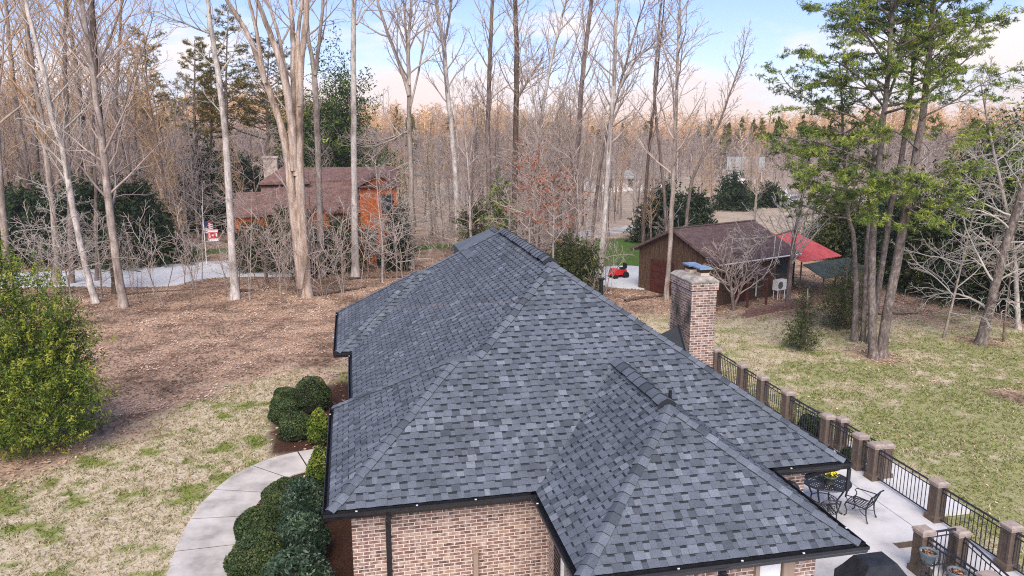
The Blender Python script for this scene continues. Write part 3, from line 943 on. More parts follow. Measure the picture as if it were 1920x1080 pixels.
# covered grill
mb = MB()
gx, gy = 9.45, -.98
prof = [(.62, .34, 0.02), (.60, .33, .75), (.60, .33, .84), (.46, .30, .95), (.30, .22, 1.16), (.27, .16, 1.18)]
for i in range(len(prof) - 1):
    (a, b, z), (c, d, zz) = prof[i], prof[i + 1]
    A = [(gx - a, gy - b, z), (gx + a, gy - b, z), (gx + a, gy + b, z), (gx - a, gy + b, z)]
    B = [(gx - c, gy - d, zz), (gx + c, gy - d, zz), (gx + c, gy + d, zz), (gx - c, gy + d, zz)]
    for k in range(4):
        mb.poly([A[k], A[(k + 1) % 4], B[(k + 1) % 4], B[k]])
mb.poly(B)
tag(mb.build('covered_grill', 'cover'), 'barbecue grill under a fitted black cover on the pale patio', 'grill')

# table
tx, ty, tz, tr = 11.06, 2.92, .74, .57
tab = thing('patio_table', 'round black cast metal table with lattice top beside the house corner', 'table')
mb = MB()
mb.tube([(tx + tr * math.cos(a), ty + tr * math.sin(a), tz - .012) for a in np.linspace(0, 2 * math.pi, 48)], .022, 6)
mb.tube([(tx + .2 * math.cos(a), ty + .2 * math.sin(a), tz - .005) for a in np.linspace(0, 2 * math.pi, 32)], .014, 4)
mb.prism([(tx + .19 * math.cos(a), ty + .19 * math.sin(a)) for a in np.linspace(0, 2 * math.pi, 24, endpoint=False)], tz - .012, tz)
for ang in (.35, .35 + math.pi / 2):
    c, s = math.cos(ang), math.sin(ang)
    for q in np.arange(-tr + .045, tr, .066):
        L = math.sqrt(max(tr * tr - q * q, 0)); wd = .022
        P = [(-L, q - wd), (L, q - wd), (L, q + wd), (-L, q + wd)]
        mb.poly([(tx + a * c - b * s, ty + a * s + b * c, tz + (.002 if ang < 1 else 0.0)) for a, b in P])
for ang in np.linspace(0, 2 * math.pi, 8, endpoint=False):
    c, s = math.cos(ang), math.sin(ang)
    mb.prism([(tx + a * c - b * s, ty + a * s + b * c) for a, b in ((.19, -.04), (tr, -.09), (tr, .09), (.19, .04))], tz - .008, tz + .004)
mb.build('tabletop', 'iron', tab)
for k in range(4):
    a = k * math.pi / 2 + .62
    c, s = math.cos(a), math.sin(a)
    mb = MB()
    mb.tube([(tx + c * r, ty + s * r, z) for r, z in ((.42, tz - .03), (.45, .62), (.40, .5), (.30, .3), (.32, .12), (.42, .03), (.46, .02))], [.028, .026, .022, .02, .02, .022, .026], 6)
    mb.build('leg', 'iron', tab)
mb = MB(); mb.tube([(tx + .30 * math.cos(a), ty + .30 * math.sin(a), .26) for a in np.linspace(0, 2 * math.pi, 32)], .013, 5)
mb.build('stretcher', 'iron', tab)


def chair(x, y, rz, label):
    t = thing('patio_chair', label, 'chair', (x, y, 0), 'black cast metal chairs at the patio table')
    t.rotation_euler = (0, 0, rz); t.scale = (.96, .96, .84)          # faces local -x
    sw, sdp, sz = .25, .24, .43
    mb = MB()
    mb.tube([(-sdp, -sw, sz), (-sdp - .03, 0, sz + .005), (-sdp, sw, sz), (sdp, sw * .92, sz - .02), (sdp, -sw * .92, sz - .02), (-sdp, -sw, sz)], .016, 5)
    for i in range(8):
        q = -sw + (i + .5) * 2 * sw / 8
        mb.poly([(-sdp, q - .014, sz + .004), (sdp, q - .014, sz - .014), (sdp, q + .014, sz - .014), (-sdp, q + .014, sz + .004)])
        q = -sdp + (i + .5) * 2 * sdp / 8
        mb.poly([(q - .012, -sw, sz - .002), (q + .012, -sw, sz - .002), (q + .012, sw, sz - .002), (q - .012, sw, sz - .002)])
    mb.build('seat', 'iron', t)
    mb = MB()
    for s in (-1, 1):
        mb.tube([(sdp, s * .22, sz - .02), (sdp + .06, s * .235, .62), (sdp + .13, s * .235, .82), (sdp + .20, s * .21, .90)], .017, 6)
    mb.tube([(sdp + .20, -.21, .90), (sdp + .20, 0, .93), (sdp + .20, .21, .90)], .02, 6)
    mb.tube([(sdp + .11, -.23, .78), (sdp + .115, 0, .80), (sdp + .11, .23, .78)], .012, 5)
    mb.tube([(sdp + .02, -.22, .50), (sdp + .02, .22, .50)], .012, 5)
    for s in (-1, 1):
        cc = []
        for k in range(22):
            a = k * .42; r = .085 - .0032 * k
            cc.append((sdp + .06, s * (.10 + r * math.cos(a)), .65 + r * 1.25 * math.sin(a)))
        mb.tube(cc, .0095, 4)
    mb.tube([(sdp + .02, 0, .5), (sdp + .065, .03, .6), (sdp + .09, -.03, .7), (sdp + .115, 0, .80)], .010, 4)
    mb.build('backrest', 'iron', t)
    for s in (-1, 1):
        mb = MB()
        mb.tube([(sdp + .09, s * .24, .70), (sdp - .05, s * .27, .68), (-.10, s * .28, .665), (-sdp + .01, s * .275, .655), (-sdp - .03, s * .27, .61), (-sdp + .02, s * .265, .55), (-sdp + .03, s * .255, .50), (-sdp, s * .25, .43)], .015, 6)
        mb.build('armrest', 'iron', t)
        mb = MB(); mb.tube([(-sdp, s * .24, .43), (-sdp - .03, s * .245, .34), (-sdp + .02, s * .23, .2), (-sdp + .02, s * .23, .07), (-sdp - .03, s * .235, .015)], [.022, .02, .015, .014, .02], 6); mb.build('leg', 'iron', t)
        mb = MB(); mb.tube([(sdp, s * .22, .42), (sdp + .01, s * .225, .25), (sdp + .04, s * .235, .1), (sdp + .08, s * .24, .015)], [.02, .016, .014, .02], 6); mb.build('leg', 'iron', t)
    mb = MB()
    for s in (-1, 1):
        mb.tube([(-sdp + .02, s * .23, .2), (-.08, s * .12, .2), (0, 0.0, .2), (.10, s * .12, .2), (sdp + .02, s * .23, .2)], .009, 5)
    mb.build('stretcher', 'iron', t)
    return t


chair(11.67, 2.40, -1.05, 'black cast metal armchair pulled out from the round table')
chair(10.62, 2.30, -1.75, 'black cast metal armchair pushed in under the round table')
fp = thing('flower_pot', 'dark planter of yellow pansies standing on the round lattice table', 'flower pot')
px_, py_ = 11.04, 2.74
mb = MB(); mb.lathe((px_, py_, tz + .006), [(0, 0), (.10, 0), (.115, .02), (.145, .17), (.165, .17), (.165, .215), (.145, .215), (.14, .19), (0, .18)], 24); mb.build('pot', 'greypot', fp, True)
P = np.column_stack([px_ + rng.normal(0, .075, 220), py_ + rng.normal(0, .075, 220), tz + .22 + rng.uniform(-.01, .07, 220)])
leaf_mesh('leaves', P, .05, 'cedar', fp, rng.uniform(.2, .7, 220), .7)
P = np.column_stack([px_ + rng.normal(0, .075, 70), py_ + rng.normal(0, .075, 70), tz + .27 + rng.uniform(0, .05, 70)])
leaf_mesh('flowers', P, .065, 'yellow', fp, rng.uniform(0, 1, 70), 1.0, np.array([[0, -.4, 1.0]]), .6)

# ================================================================ GROUND
GP = lambda pts, z=None: np.array([gp(u, v, z) for u, v in pts])
LB = GP([(0, 905), (120, 865), (250, 800), (340, 762), (450, 735), (560, 705), (640, 690)])
RB = GP([(1200, 600), (1300, 590), (1400, 590), (1560, 612), (1700, 602), (1920, 600)])
bx = np.concatenate([[-60, -16], LB[:, 0], [4, 9], RB[:, 0], [60, 140]])
by = np.concatenate([[4, 5.5], LB[:, 1], [18.5, 20], RB[:, 1], [26, 30]])
o = np.argsort(bx); bx, by = bx[o], by[o]


def in_poly(x, y, poly):
    x = np.asarray(x, float); y = np.asarray(y, float)
    c = np.zeros(x.shape, bool); n = len(poly)
    for i in range(n):
        x0, y0 = poly[i][:2]; x1, y1 = poly[(i + 1) % n][:2]
        k = ((y0 > y) != (y1 > y)) & (x < (x1 - x0) * (y - y0) / ((y1 - y0) + 1e-12) + x0)
        c ^= k
    return c


DRV = GP([(-140, 545), (-120, 520), (60, 512), (205, 506), (400, 490), (520, 488), (590, 520), (430, 519), (375, 524), (330, 537), (230, 539), (130, 536)])
RDRV = GP([(1085, 505), (1200, 497), (1262, 520), (1240, 545), (1160, 541), (1090, 530)])
LAWN_N = GP([(1040, 478), (1100, 446), (1200, 448), (1225, 500), (1120, 502), (1040, 500)])
GREENS = [gp(300, 487), gp(350, 432), gp(150, 497), gp(700, 468), gp(815, 462), gp(420, 470)]


def zones(x, y):
    n1 = fbm(x, y, 3.5, 1) - .5; n2 = fbm(x, y, 1.0, 5) - .5
    yb = np.interp(x, bx, by)
    lit = smooth(-2.2, 2.4, y - yb + n1 * 6 + n2 * 4.5)
    dist = np.hypot(x - CAM[0], y - CAM[1])
    field = smooth(52, 60, y + n1 * 8) * smooth(4, 12, x) * (1 - smooth(62, 80, y) * smooth(20, 4, x)) * (1 - smooth(150, 190, y))
    lit = lit * (1 - field)
    # green clumps among the dormant grass
    g = fbm(x * .8, y, 1.5, 20, 4) * .45 + fbm(x * .8, y, .38, 30, 3) * .55
    left = smooth(.54, .62, g + n2 * .05 + .035 * smooth(-4, -9, x) + .05 * np.exp(-((y - np.interp(x, bx, by) + 1.5) / 1.2) ** 2))
    right = np.clip(.08 + .66 * smooth(.40, .58, g + .10 * smooth(19, 8, y) - .06 * smooth(13, 22, y)), 0, 1)
    s = smooth(6, 12, x)
    green = left * (1 - s) + right * s
    green = green * (1 - smooth(.3, .8, lit)) + .8 * smooth(.60, .72, fbm(x, y, 1.3, 44)) * lit * smooth(-2.5, -14, x) * .0
    # beds
    bed = smooth(-3.0, -2.7, x + n2 * .5) * smooth(.6, .2, x) * smooth(9.0, 8.7, y) * smooth(-12, -10, y)
    bed2 = smooth(-2.75, -2.3, x + n2 * .9) * smooth(.6, .2, x) * smooth(9.4, 9.7, y) * smooth(16.2, 15.2, y + n2)
    mul = np.maximum(bed, bed2)
    for p, r in ((gp(1640, 668), 1.7), (gp(1838, 640), 1.3), (gp(1915, 745), 1.4)):
        k = smooth(1.0, .35, np.hypot(x - p[0], y - p[1]) / r + n2 * .8) * .9
        lit = np.maximum(lit, k)
    lush = in_poly(x, y, LAWN_N).astype(float)
    for p in GREENS:
        lush = np.maximum(lush, smooth(1.0, .6, np.hypot((x - p[0]) / 3.4, (y - p[1]) / 1.8) + n2 * .5))
    return lit, green, mul, field, lush


def axis(a, b, d, far, ratio=1.12):
    v = list(np.arange(a, b + 1e-6, d)); s = d
    while v[-1] < far:
        s *= ratio; v.append(v[-1] + s)
    s = d
    while v[0] > -far:
        s *= ratio; v.insert(0, v[0] - s)
    return np.array(v)


gxs, gys = axis(-22, 34, .2, 640), axis(-4, 46, .2, 640)
GX, GY = np.meshgrid(gxs, gys)
gxf, gyf = GX.ravel(), GY.ravel()
GZ = gz(gxf, gyf) + (fbm(gxf, gyf, 1.6, 60) - .5) * .05
lit, green, mul, field, lush = zones(gxf, gyf)
inside = (gxf > 7.6) & (gxf < 13.6) & (gyf < 15.2) | (gxf > 3) & (gxf < 13.6) & (gyf < 1.4)
GZ = np.where(inside, -1.6, GZ)
GZ = np.where((gxf > 13.35) & (gxf < 15.4) & (gyf > 2.7) & (gyf < 7.3), np.minimum(GZ, -.62), GZ)
nx, ny = len(gxs), len(gys)
i = np.arange(ny - 1)[:, None] * nx; j = np.arange(nx - 1)[None, :]
Q = np.stack([i + j, i + j + 1, i + j + nx + 1, i + j + nx], -1).reshape(-1, 4)
m, t, p = nodes('yard_ground')


def attr(name):
    a = t.nodes.new('ShaderNodeAttribute'); a.attribute_name = name
    return a.outputs['Fac']


def rn(scale, stops, detail=6, rough=.65):
    n = noise(t, scale, detail, rough); r = ramp(t, stops); t.links.new(n.outputs[0], r.inputs[0]); return r.outputs[0]


dry = rn(9, [(.30, (.24, .185, .11)), (.44, (.47, .39, .265)), (.56, (.66, .57, .425)), (.70, (.80, .72, .57))], 9, .85)
grn = rn(8, [(.32, (.075, .110, .024)), (.5, (.225, .252, .066)), (.68, (.43, .42, .16))], 9, .85)
ltr = rn(11, [(.30, (.12, .082, .058)), (.46, (.32, .225, .158)), (.58, (.49, .355, .255)), (.72, (.66, .53, .41))], 10, .85)
ltr = mixc(t, 1.0, ltr, rn(.55, [(.40, (.44, .41, .39)), (.50, (.95, .93, .92)), (.58, (1.25, 1.22, 1.17))], 9, .75), 'MULTIPLY')
mlc = rn(22, [(.3, (.028, .015, .010)), (.55, (.075, .038, .026)), (.78, (.17, .09, .06))], 6)
fld = rn(.5, [(.3, (.34, .27, .20)), (.7, (.52, .43, .33))], 9, .7)
lsh = rn(2.5, [(.3, (.055, .115, .022)), (.7, (.135, .21, .05))], 8, .7)
col = mixc(t, attr('green'), dry, grn)
col = mixc(t, attr('litter'), col, ltr)
col = mixc(t, attr('field'), col, fld)
col = mixc(t, attr('lush'), col, lsh)
col = mixc(t, attr('mulch'), col, mlc)
t.links.new(col, p.inputs['Base Color'])
p.inputs['Roughness'].default_value = .95
p.inputs['Specular IOR Level'].default_value = .1
nb = noise(t, 14, 6, .7)
bump(t, p, nb.outputs[0], .7, .05)
M['ground'] = m
gr = np_mesh('ground', np.column_stack([gxf, gyf, GZ]), Q, 'ground', None, None, True)
for nm, val in (('litter', lit), ('green', green), ('mulch', mul), ('field', field), ('lush', lush)):
    a = gr.data.attributes.new(nm, 'FLOAT', 'POINT'); a.data.foreach_set('value', val.astype(np.float32))
tag(gr, kind='structure')


def sheet(name, poly, mat, lift=.03, depth=.2):
    mb = MB()
    c = np.mean([q[:2] for q in poly], axis=0)
    P = [(q[0], q[1]) for q in poly]
    n = len(P)
    zt = [float(gz(*q)) + lift for q in P]
    mb.poly([(*P[k], zt[k]) for k in range(n)])
    for k in range(n):
        a, b = k, (k + 1) % n
        mb.poly([(*P[a], zt[a] - depth), (*P[b], zt[b] - depth), (*P[b], zt[b]), (*P[a], zt[a])])
    return tag(mb.build(name, mat), kind='structure')


def rounded(poly, k=3):
    P = np.asarray(poly, float)[:, :2]
    for _ in range(k):
        nx_ = np.roll(P, -1, 0)
        P = np.stack([P * .75 + nx_ * .25, P * .25 + nx_ * .75], 1).reshape(-1, 2)
    if sum(P[i][0] * P[(i + 1) % len(P)][1] - P[(i + 1) % len(P)][0] * P[i][1] for i in range(len(P))) < 0:
        P = P[::-1]
    return P


sheet('driveway', rounded(DRV, 2), 'drive', .07, .3)
sheet('driveway', rounded(RDRV, 2), 'drive', .07, .3)
sheet('garden_path', rounded(GP([(295, 459), (372, 457), (374, 464), (292, 466)]), 1), 'path', .06)
sheet('road', GP([(1030, 442), (1250, 414), (1250, 424), (1040, 458)]), 'path', .05)
# curved front path with its joints
OUT = GP([(292, 1180), (312, 1078), (336, 1010), (372, 948), (430, 893), (500, 861), (560, 846), (622, 838), (668, 836)], -.27)[:, :2]
tt = np.linspace(0, len(OUT) - 1, 60)
OUT = np.column_stack([np.interp(tt, np.arange(len(OUT)), OUT[:, k]) for k in (0, 1)])
for _ in range(6):
    OUT[1:-1] = OUT[1:-1] * .5 + (OUT[2:] + OUT[:-2]) * .25
TG = np.gradient(OUT, axis=0); TG /= np.linalg.norm(TG, axis=1, keepdims=True)
INN = OUT + np.column_stack([TG[:, 1], -TG[:, 0]]) * 1.42
mb = MB()
cuts = [0, 12, 19, 26, 34, 44, 59]
for a, b in zip(cuts[:-1], cuts[1:]):
    O = OUT[a:b + 1].copy(); I = INN[a:b + 1].copy()
    O[0] += TG[a] * .02; I[0] += TG[a] * .02; O[-1] -= TG[b] * .02; I[-1] -= TG[b] * .02
    n = len(O)
    for k in range(n - 1):
        mb.poly([(*O[k], -.262), (*I[k], -.262), (*I[k + 1], -.262), (*O[k + 1], -.262)])
        mb.poly([(*O[k], -.45), (*O[k], -.262), (*O[k + 1], -.262), (*O[k + 1], -.45)])
        mb.poly([(*I[k], -.45), (*I[k + 1], -.45), (*I[k + 1], -.262), (*I[k], -.262)])
    for k in (0, -1):
        mb.poly([(*O[k], -.45), (*I[k], -.45), (*I[k], -.262), (*O[k], -.262)])
for k in range(len(OUT) - 1):
    mb.poly([(*OUT[k], -.274), (*INN[k], -.274), (*INN[k + 1], -.274), (*OUT[k + 1], -.274)], mi=1)
path = tag(mb.build('front_path', ['path', 'mulch']), kind='structure')
PATHPOLY = np.concatenate([OUT, INN[::-1]])


def blocked(x, y):
    return (in_poly(x, y, PATHPOLY) | ((x > -.3) & (x < 13.7) & (y < 15.2)) | in_poly(x, y, DRV) | in_poly(x, y, RDRV)
            | ((x > 13.4) & (x < 15.5) & (y > 2.7) & (y < 7.4)))


# fallen leaves lying on the litter
n = 190000
d = np.sqrt(rng.uniform(17 ** 2, 52 ** 2, n)); uu = rng.uniform(-330, 2200, n)
rays = (uu - 960) / FPX
px = CAM[0] + d * (HD[0] + rays * RT[0]); py = CAM[1] + d * (HD[1] + rays * RT[1])
l_, g_, m_, f_, s_ = zones(px, py)
k = (rng.random(n) < np.clip(l_ * .95 + .05 + m_ * .12, 0, 1) * (1 - f_) * (1 - .8 * s_)) & ~blocked(px, py)
px, py = px[k], py[k]
P = np.column_stack([px, py, gz(px, py) + .03 + rng.uniform(0, .025, len(px))])
tn = np.clip(.46 + (fbm(px, py, 1.6, 70) - .5) * 2.6 + rng.normal(0, .22, len(px)), 0, 1)
lv = leaf_mesh('fallen_leaves', P, .095, 'litter', None, tn, .62, np.array([[0, 0, 1.0]]), .72)
tag(lv, 'brown and tan fallen leaves carpeting the woodland edge', 'leaves', kind='stuff')

# grass blades of the two lawns
n = 125000
d = np.sqrt(rng.uniform(11 ** 2, 44 ** 2, n)); uu = rng.uniform(-430, 2350, n)
rays = (uu - 960) / FPX
px = CAM[0] + d * (HD[0] + rays * RT[0]); py = CAM[1] + d * (HD[1] + rays * RT[1])
l_, g_, m_, f_, s_ = zones(px, py)
k = (l_ < .55) & (m_ < .3) & ~blocked(px, py) & (rng.random(n) < 1 - smooth(28, 44, d))
px, py, g_ = px[k], py[k], g_[k]
nb_ = 4
bx_ = np.repeat(px, nb_) + rng.normal(0, .05, len(px) * nb_); by_ = np.repeat(py, nb_) + rng.normal(0, .05, len(px) * nb_)
gg = np.repeat(g_, nb_)
tn = np.where(rng.random(len(gg)) < gg * .9 + .03, rng.uniform(.0, .38, len(gg)), rng.uniform(.40, 1, len(gg)))
hgt = rng.uniform(.03, .10, len(gg)) * (1 - .2 * gg)
z0 = gz(bx_, by_)
ang = rng.uniform(0, 2 * np.pi, len(gg)); ln = rng.normal(0, .055, (len(gg), 2))
wx, wy = np.cos(ang) * .018, np.sin(ang) * .018
V = np.stack([np.column_stack([bx_ - wx, by_ - wy, z0]), np.column_stack([bx_ + wx, by_ + wy, z0]), np.column_stack([bx_ + ln[:, 0], by_ + ln[:, 1], z0 + hgt])], 1).reshape(-1, 3)
gs = np_mesh('grass', V, np.arange(len(V)).reshape(-1, 3), 'blades', None, tn, False, 3)
tag(gs, 'short dormant straw coloured grass with green tufts on the lawns', 'grass', kind='stuff')

# ================================================================ SHRUBS
def blob_leaves(c, r, n, seed=0):
    """points and normals over a clipped, slightly uneven mound"""
    d = rng.normal(size=(n, 3)); d /= np.linalg.norm(d, axis=1, keepdims=True)
    d[:, 2] = np.abs(d[:, 2]) * 1.0 - .25 * (rng.random(n) < .4)
    d /= np.linalg.norm(d, axis=1, keepdims=True)
    w = 1 + .07 * np.sin(d[:, 0] * 5 + seed) * np.cos(d[:, 1] * 6 + seed * 2) + .05 * np.sin(d[:, 2] * 9 + seed)
    depth = 1 - np.abs(rng.normal(0, .05, n))
    return c + d * np.array(r) * (w * depth)[:, None], d


def core(c, r, parent, k=.88, name='light_block_core'):  # dark solid mound added under the leaves to block light
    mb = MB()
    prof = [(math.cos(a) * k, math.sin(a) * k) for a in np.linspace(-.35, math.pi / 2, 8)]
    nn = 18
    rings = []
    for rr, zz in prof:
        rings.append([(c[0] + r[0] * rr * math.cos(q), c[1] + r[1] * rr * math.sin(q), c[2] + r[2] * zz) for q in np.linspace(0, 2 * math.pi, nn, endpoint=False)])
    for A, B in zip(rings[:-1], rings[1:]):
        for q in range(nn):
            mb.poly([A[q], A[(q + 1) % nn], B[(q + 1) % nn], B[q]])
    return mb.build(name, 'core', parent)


def mound(name, label, cat, pos, r, mat, n, size, group=None, aspect=.55, seed=0, flat=.35):
    t = thing(name, label, cat, (pos[0], pos[1], float(gz(pos[0], pos[1]))), group)
    c = np.array([0, 0, r[2] * .42])
    P, d = blob_leaves(c, r, n, seed)
    P[:, 2] = np.maximum(P[:, 2], .02)
    lump = fbm(P[:, 0] + pos[0], P[:, 1] + P[:, 2] + pos[1], .45, 3)
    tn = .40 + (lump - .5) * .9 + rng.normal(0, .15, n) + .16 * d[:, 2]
    tn = np.where(rng.random(n) < .006, 1.0, np.minimum(tn, .9))
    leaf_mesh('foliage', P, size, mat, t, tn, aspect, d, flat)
    core(c, r, t)
    return t


GB = 'clipped round boxwoods along the front of the house'
for k, (u, v, r, lab) in enumerate([
    (586, 768, (.66, .66, .80), 'tall clipped boxwood at the back of the shrub group behind the path'),
    (536, 764, (.46, .46, .50), 'small clipped boxwood at the far left of the shrub group behind the path'),
    (534, 790, (.50, .48, .54), 'clipped boxwood left of the middle in the shrub group behind the path'),
    (556, 820, (.54, .52, .58), 'clipped boxwood at the front of the shrub group behind the path'),
    (533, 955, (.54, .52, .56), 'clipped boxwood farthest along the inner edge of the path'),
    (488, 1012, (.56, .54, .56), 'clipped boxwood in the middle of the row inside the path bend'),
    (488, 1086, (.66, .66, .70), 'big clipped boxwood at the bottom edge inside the path bend'),
    (470, 1205, (.8, .8, .8), 'clipped boxwood nearest the viewer beside the path')]):
    p = gp(u, v)
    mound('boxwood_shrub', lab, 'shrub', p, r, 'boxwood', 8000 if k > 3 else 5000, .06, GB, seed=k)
p = gp(600, 832); mound('green_shrub', 'lighter green loose shrub between the boxwoods and the house wall', 'shrub', p, (.36, .36, .78), 'cedar', 2600, .075, seed=4, flat=.1)
p = gp(605, 932); mound('green_shrub', 'small bright green shrub beside the path under the roof edge', 'shrub', p, (.40, .45, .95), 'cedar', 3000, .075, seed=5, flat=.1)
GLA = 'glossy laurels filling the front bed'
for u, v, r, lab in ((572, 978, (.54, .60, .76), 'glossy laurel farthest back in the bed beside the brick wall'), (566, 1048, (.60, .66, .74), 'glossy laurel in the middle of the bed beside the brick wall'),
                     (558, 1130, (.70, .76, .80), 'glossy laurel nearest the viewer in the bed by the brick wall')):
    mound('laurel_shrub', lab, 'shrub', gp(u, v), r, 'laurel', 5200, .125, GLA, .38, seed=int(u), flat=.25)
mound('hedge_shrub', 'dark low shrub growing just outside the railing by the lawn', 'shrub', (13.85, 7.6), (.33, .75, .62), 'evergreen', 3500, .06, seed=8)
mound('hedge_shrub', 'dark low shrub outside the railing beside the gate', 'shrub', (13.85, 5.75), (.28, .4, .45), 'evergreen', 2500, .06, seed=9)


def leaf_cloud(lobes, n_clump, per, spray, mat, parent, size, aspect=.4, tone=(.45, .2), out=.6, upb=.5, name='crown', inner=.45):
    """sprays of small leaves spread through lobes (centre, radii); gaps and tufts at the rim"""
    wts = np.array([r[0] * r[1] * r[2] for c, r in lobes]) ** .67; wts /= wts.sum()
    L = rng.choice(len(lobes), n_clump, p=wts)
    C = np.array([l[0] for l in lobes])[L]; RR = np.array([l[1] for l in lobes])[L]
    d = rng.normal(size=(n_clump, 3)); d /= np.linalg.norm(d, axis=1, keepdims=True)
    rad = rng.uniform(inner, 1.02, n_clump) ** .6
    wob = 1 + .22 * np.sin(d[:, 0] * 4.3 + L) * np.cos(d[:, 2] * 5.1 + L * 2)
    P0 = C + d * RR * (rad * wob)[:, None]
    dr = d * out + np.array([0, 0, upb]) + rng.normal(0, .35, (n_clump, 3))
    dr /= np.linalg.norm(dr, axis=1, keepdims=True)
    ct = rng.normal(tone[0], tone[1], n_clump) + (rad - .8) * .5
    s = rng.uniform(0, 1, (n_clump, per))
    P = P0[:, None, :] + dr[:, None, :] * (s * spray)[:, :, None] + rng.normal(0, .16 * spray, (n_clump, per, 3)) * (1.1 - s)[:, :, None]
    tn = ct[:, None] + (s - .5) * .25 + rng.normal(0, .08, (n_clump, per))
    return leaf_mesh(name, P.reshape(-1, 3), size, mat, parent, tn.ravel(), aspect)


# big yellow-green cedar at the left edge
t = thing('cedar_tree', 'bushy yellow green cedar at the left edge of the lawn', 'tree', gp(62, 838))
base = np.array(t.location); dd = hdist(base)
lob = []
for u, v, ru, rv in ((40, 565, 34, 62), (52, 640, 58, 80), (92, 690, 62, 80), (20, 720, 80, 100), (72, 755, 84, 76), (118, 745, 46, 66), (112, 640, 36, 52), (-30, 640, 60, 120), (10, 805, 84, 44), (88, 800, 62, 40), (-50, 760, 80, 90), (46, 515, 11, 38), (8, 545, 14, 40), (118, 590, 16, 32), (150, 660, 24, 22), (152, 735, 24, 26), (75, 560, 18, 26), (-20, 500, 16, 40)):
    c = at(u, v, dd + rng.uniform(-.6, .6)) - base
    k = (dd + 1) / FPX
    lob.append((c, np.array([ru * k, ru * k * 1.05, rv * k])))
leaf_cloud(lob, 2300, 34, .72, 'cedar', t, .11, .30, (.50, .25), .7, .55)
lines = []
for k in range(6):
    a = rng.uniform(0, 6.28); h = rng.uniform(2.5, 4.6)
    z = np.linspace(-.1, h, 6)
    lines.append((np.column_stack([np.cos(a) * z * .22, np.sin(a) * z * .22, z]), np.linspace(.10, .015, 6), 6))
tubes_mesh('trunk', lines, 'bark_brown', t)

# ================================================================ TREES
def rnd_perp(tn, az):
    ref = np.array([0, 0, 1.0]) if abs(tn[2]) < .9 else np.array([1.0, 0, 0])
    u = np.cross(tn, ref); u /= np.linalg.norm(u); w = np.cross(tn, u)
    return u * math.cos(az) + w * math.sin(az)


def limb(p0, d, L, nseg, up, wig):
    P = [p0]; d = d / np.linalg.norm(d); st = L / nseg
    for _ in range(nseg):
        d = d + rng.normal(0, wig, 3); d[2] += up
        d = d / np.linalg.norm(d)
        P.append(P[-1] + d * st)
    return np.array(P)


def sprout(lines, P, Rr, lv, spec, t0=None, n=None, tips=None):
    """side branches along polyline P; spec[lv] = (n, t0, length, angle, up, wiggle, segments, sides, min radius)"""
    if lv >= len(spec): return
    sn, st0, SL, ang, up, wig, nseg, sides, rmin = spec[lv][:9]
    n = sn if n is None else n
    t0 = st0 if t0 is None else t0
    N_ = len(P) - 1; az = rng.uniform(0, 6.28)
    Lp = np.linalg.norm(np.diff(P, axis=0), axis=1).sum()
    for k in range(n):
        t_ = t0 + (1 - t0) * (k + rng.random()) / n
        f = min(t_ * N_, N_ - 1e-6); i = int(f); fr_ = f - i
        p = P[i] * (1 - fr_) + P[i + 1] * fr_
        r = Rr[i] * (1 - fr_) + Rr[i + 1] * fr_
        tn = P[i + 1] - P[i]; tn = tn / np.linalg.norm(tn)
        az += 2.4 + rng.uniform(-.5, .5)
        a = ang * rng.uniform(.7, 1.3)
        d = tn * math.cos(a) + rnd_perp(tn, az) * math.sin(a)
        if len(spec[lv]) > 9: d[2] *= spec[lv][9]
        L = (SL if SL > 0 else -SL * Lp) * (1 - .55 * (t_ - t0) / (1 - t0 + 1e-6)) * rng.uniform(.55, 1.15)
        r0 = max(min(r * .62, L * .016 + .004), rmin)
        B = limb(p, d, L, nseg, up, wig)
        br = np.linspace(r0, rmin * .7, nseg + 1)
        lines.append((B, br, sides))
        if tips is not None and lv == len(spec) - 1:
            tips.append(B)
        sprout(lines, B, br, lv + 1, spec, tips=tips)


DROOP_ = None
BARE = [(22, .35, 3.6, .75, .10, .10, 6, 5, .016), (6, .22, -.48, .7, .09, .13, 4, 3, .0105), (5, .2, -.5, .65, .06, .15, 3, 3, .0075)]


def smooth_path(P, k):
    P = np.asarray(P, float)
    t_ = np.arange(len(P)); q = np.linspace(0, len(P) - 1, (len(P) - 1) * k + 1)
    out = np.column_stack([np.interp(q, t_, P[:, c]) for c in range(P.shape[1])])
    for _ in range(2):
        out[1:-1] = out[1:-1] * .5 + (out[2:] + out[:-2]) * .25
    return out


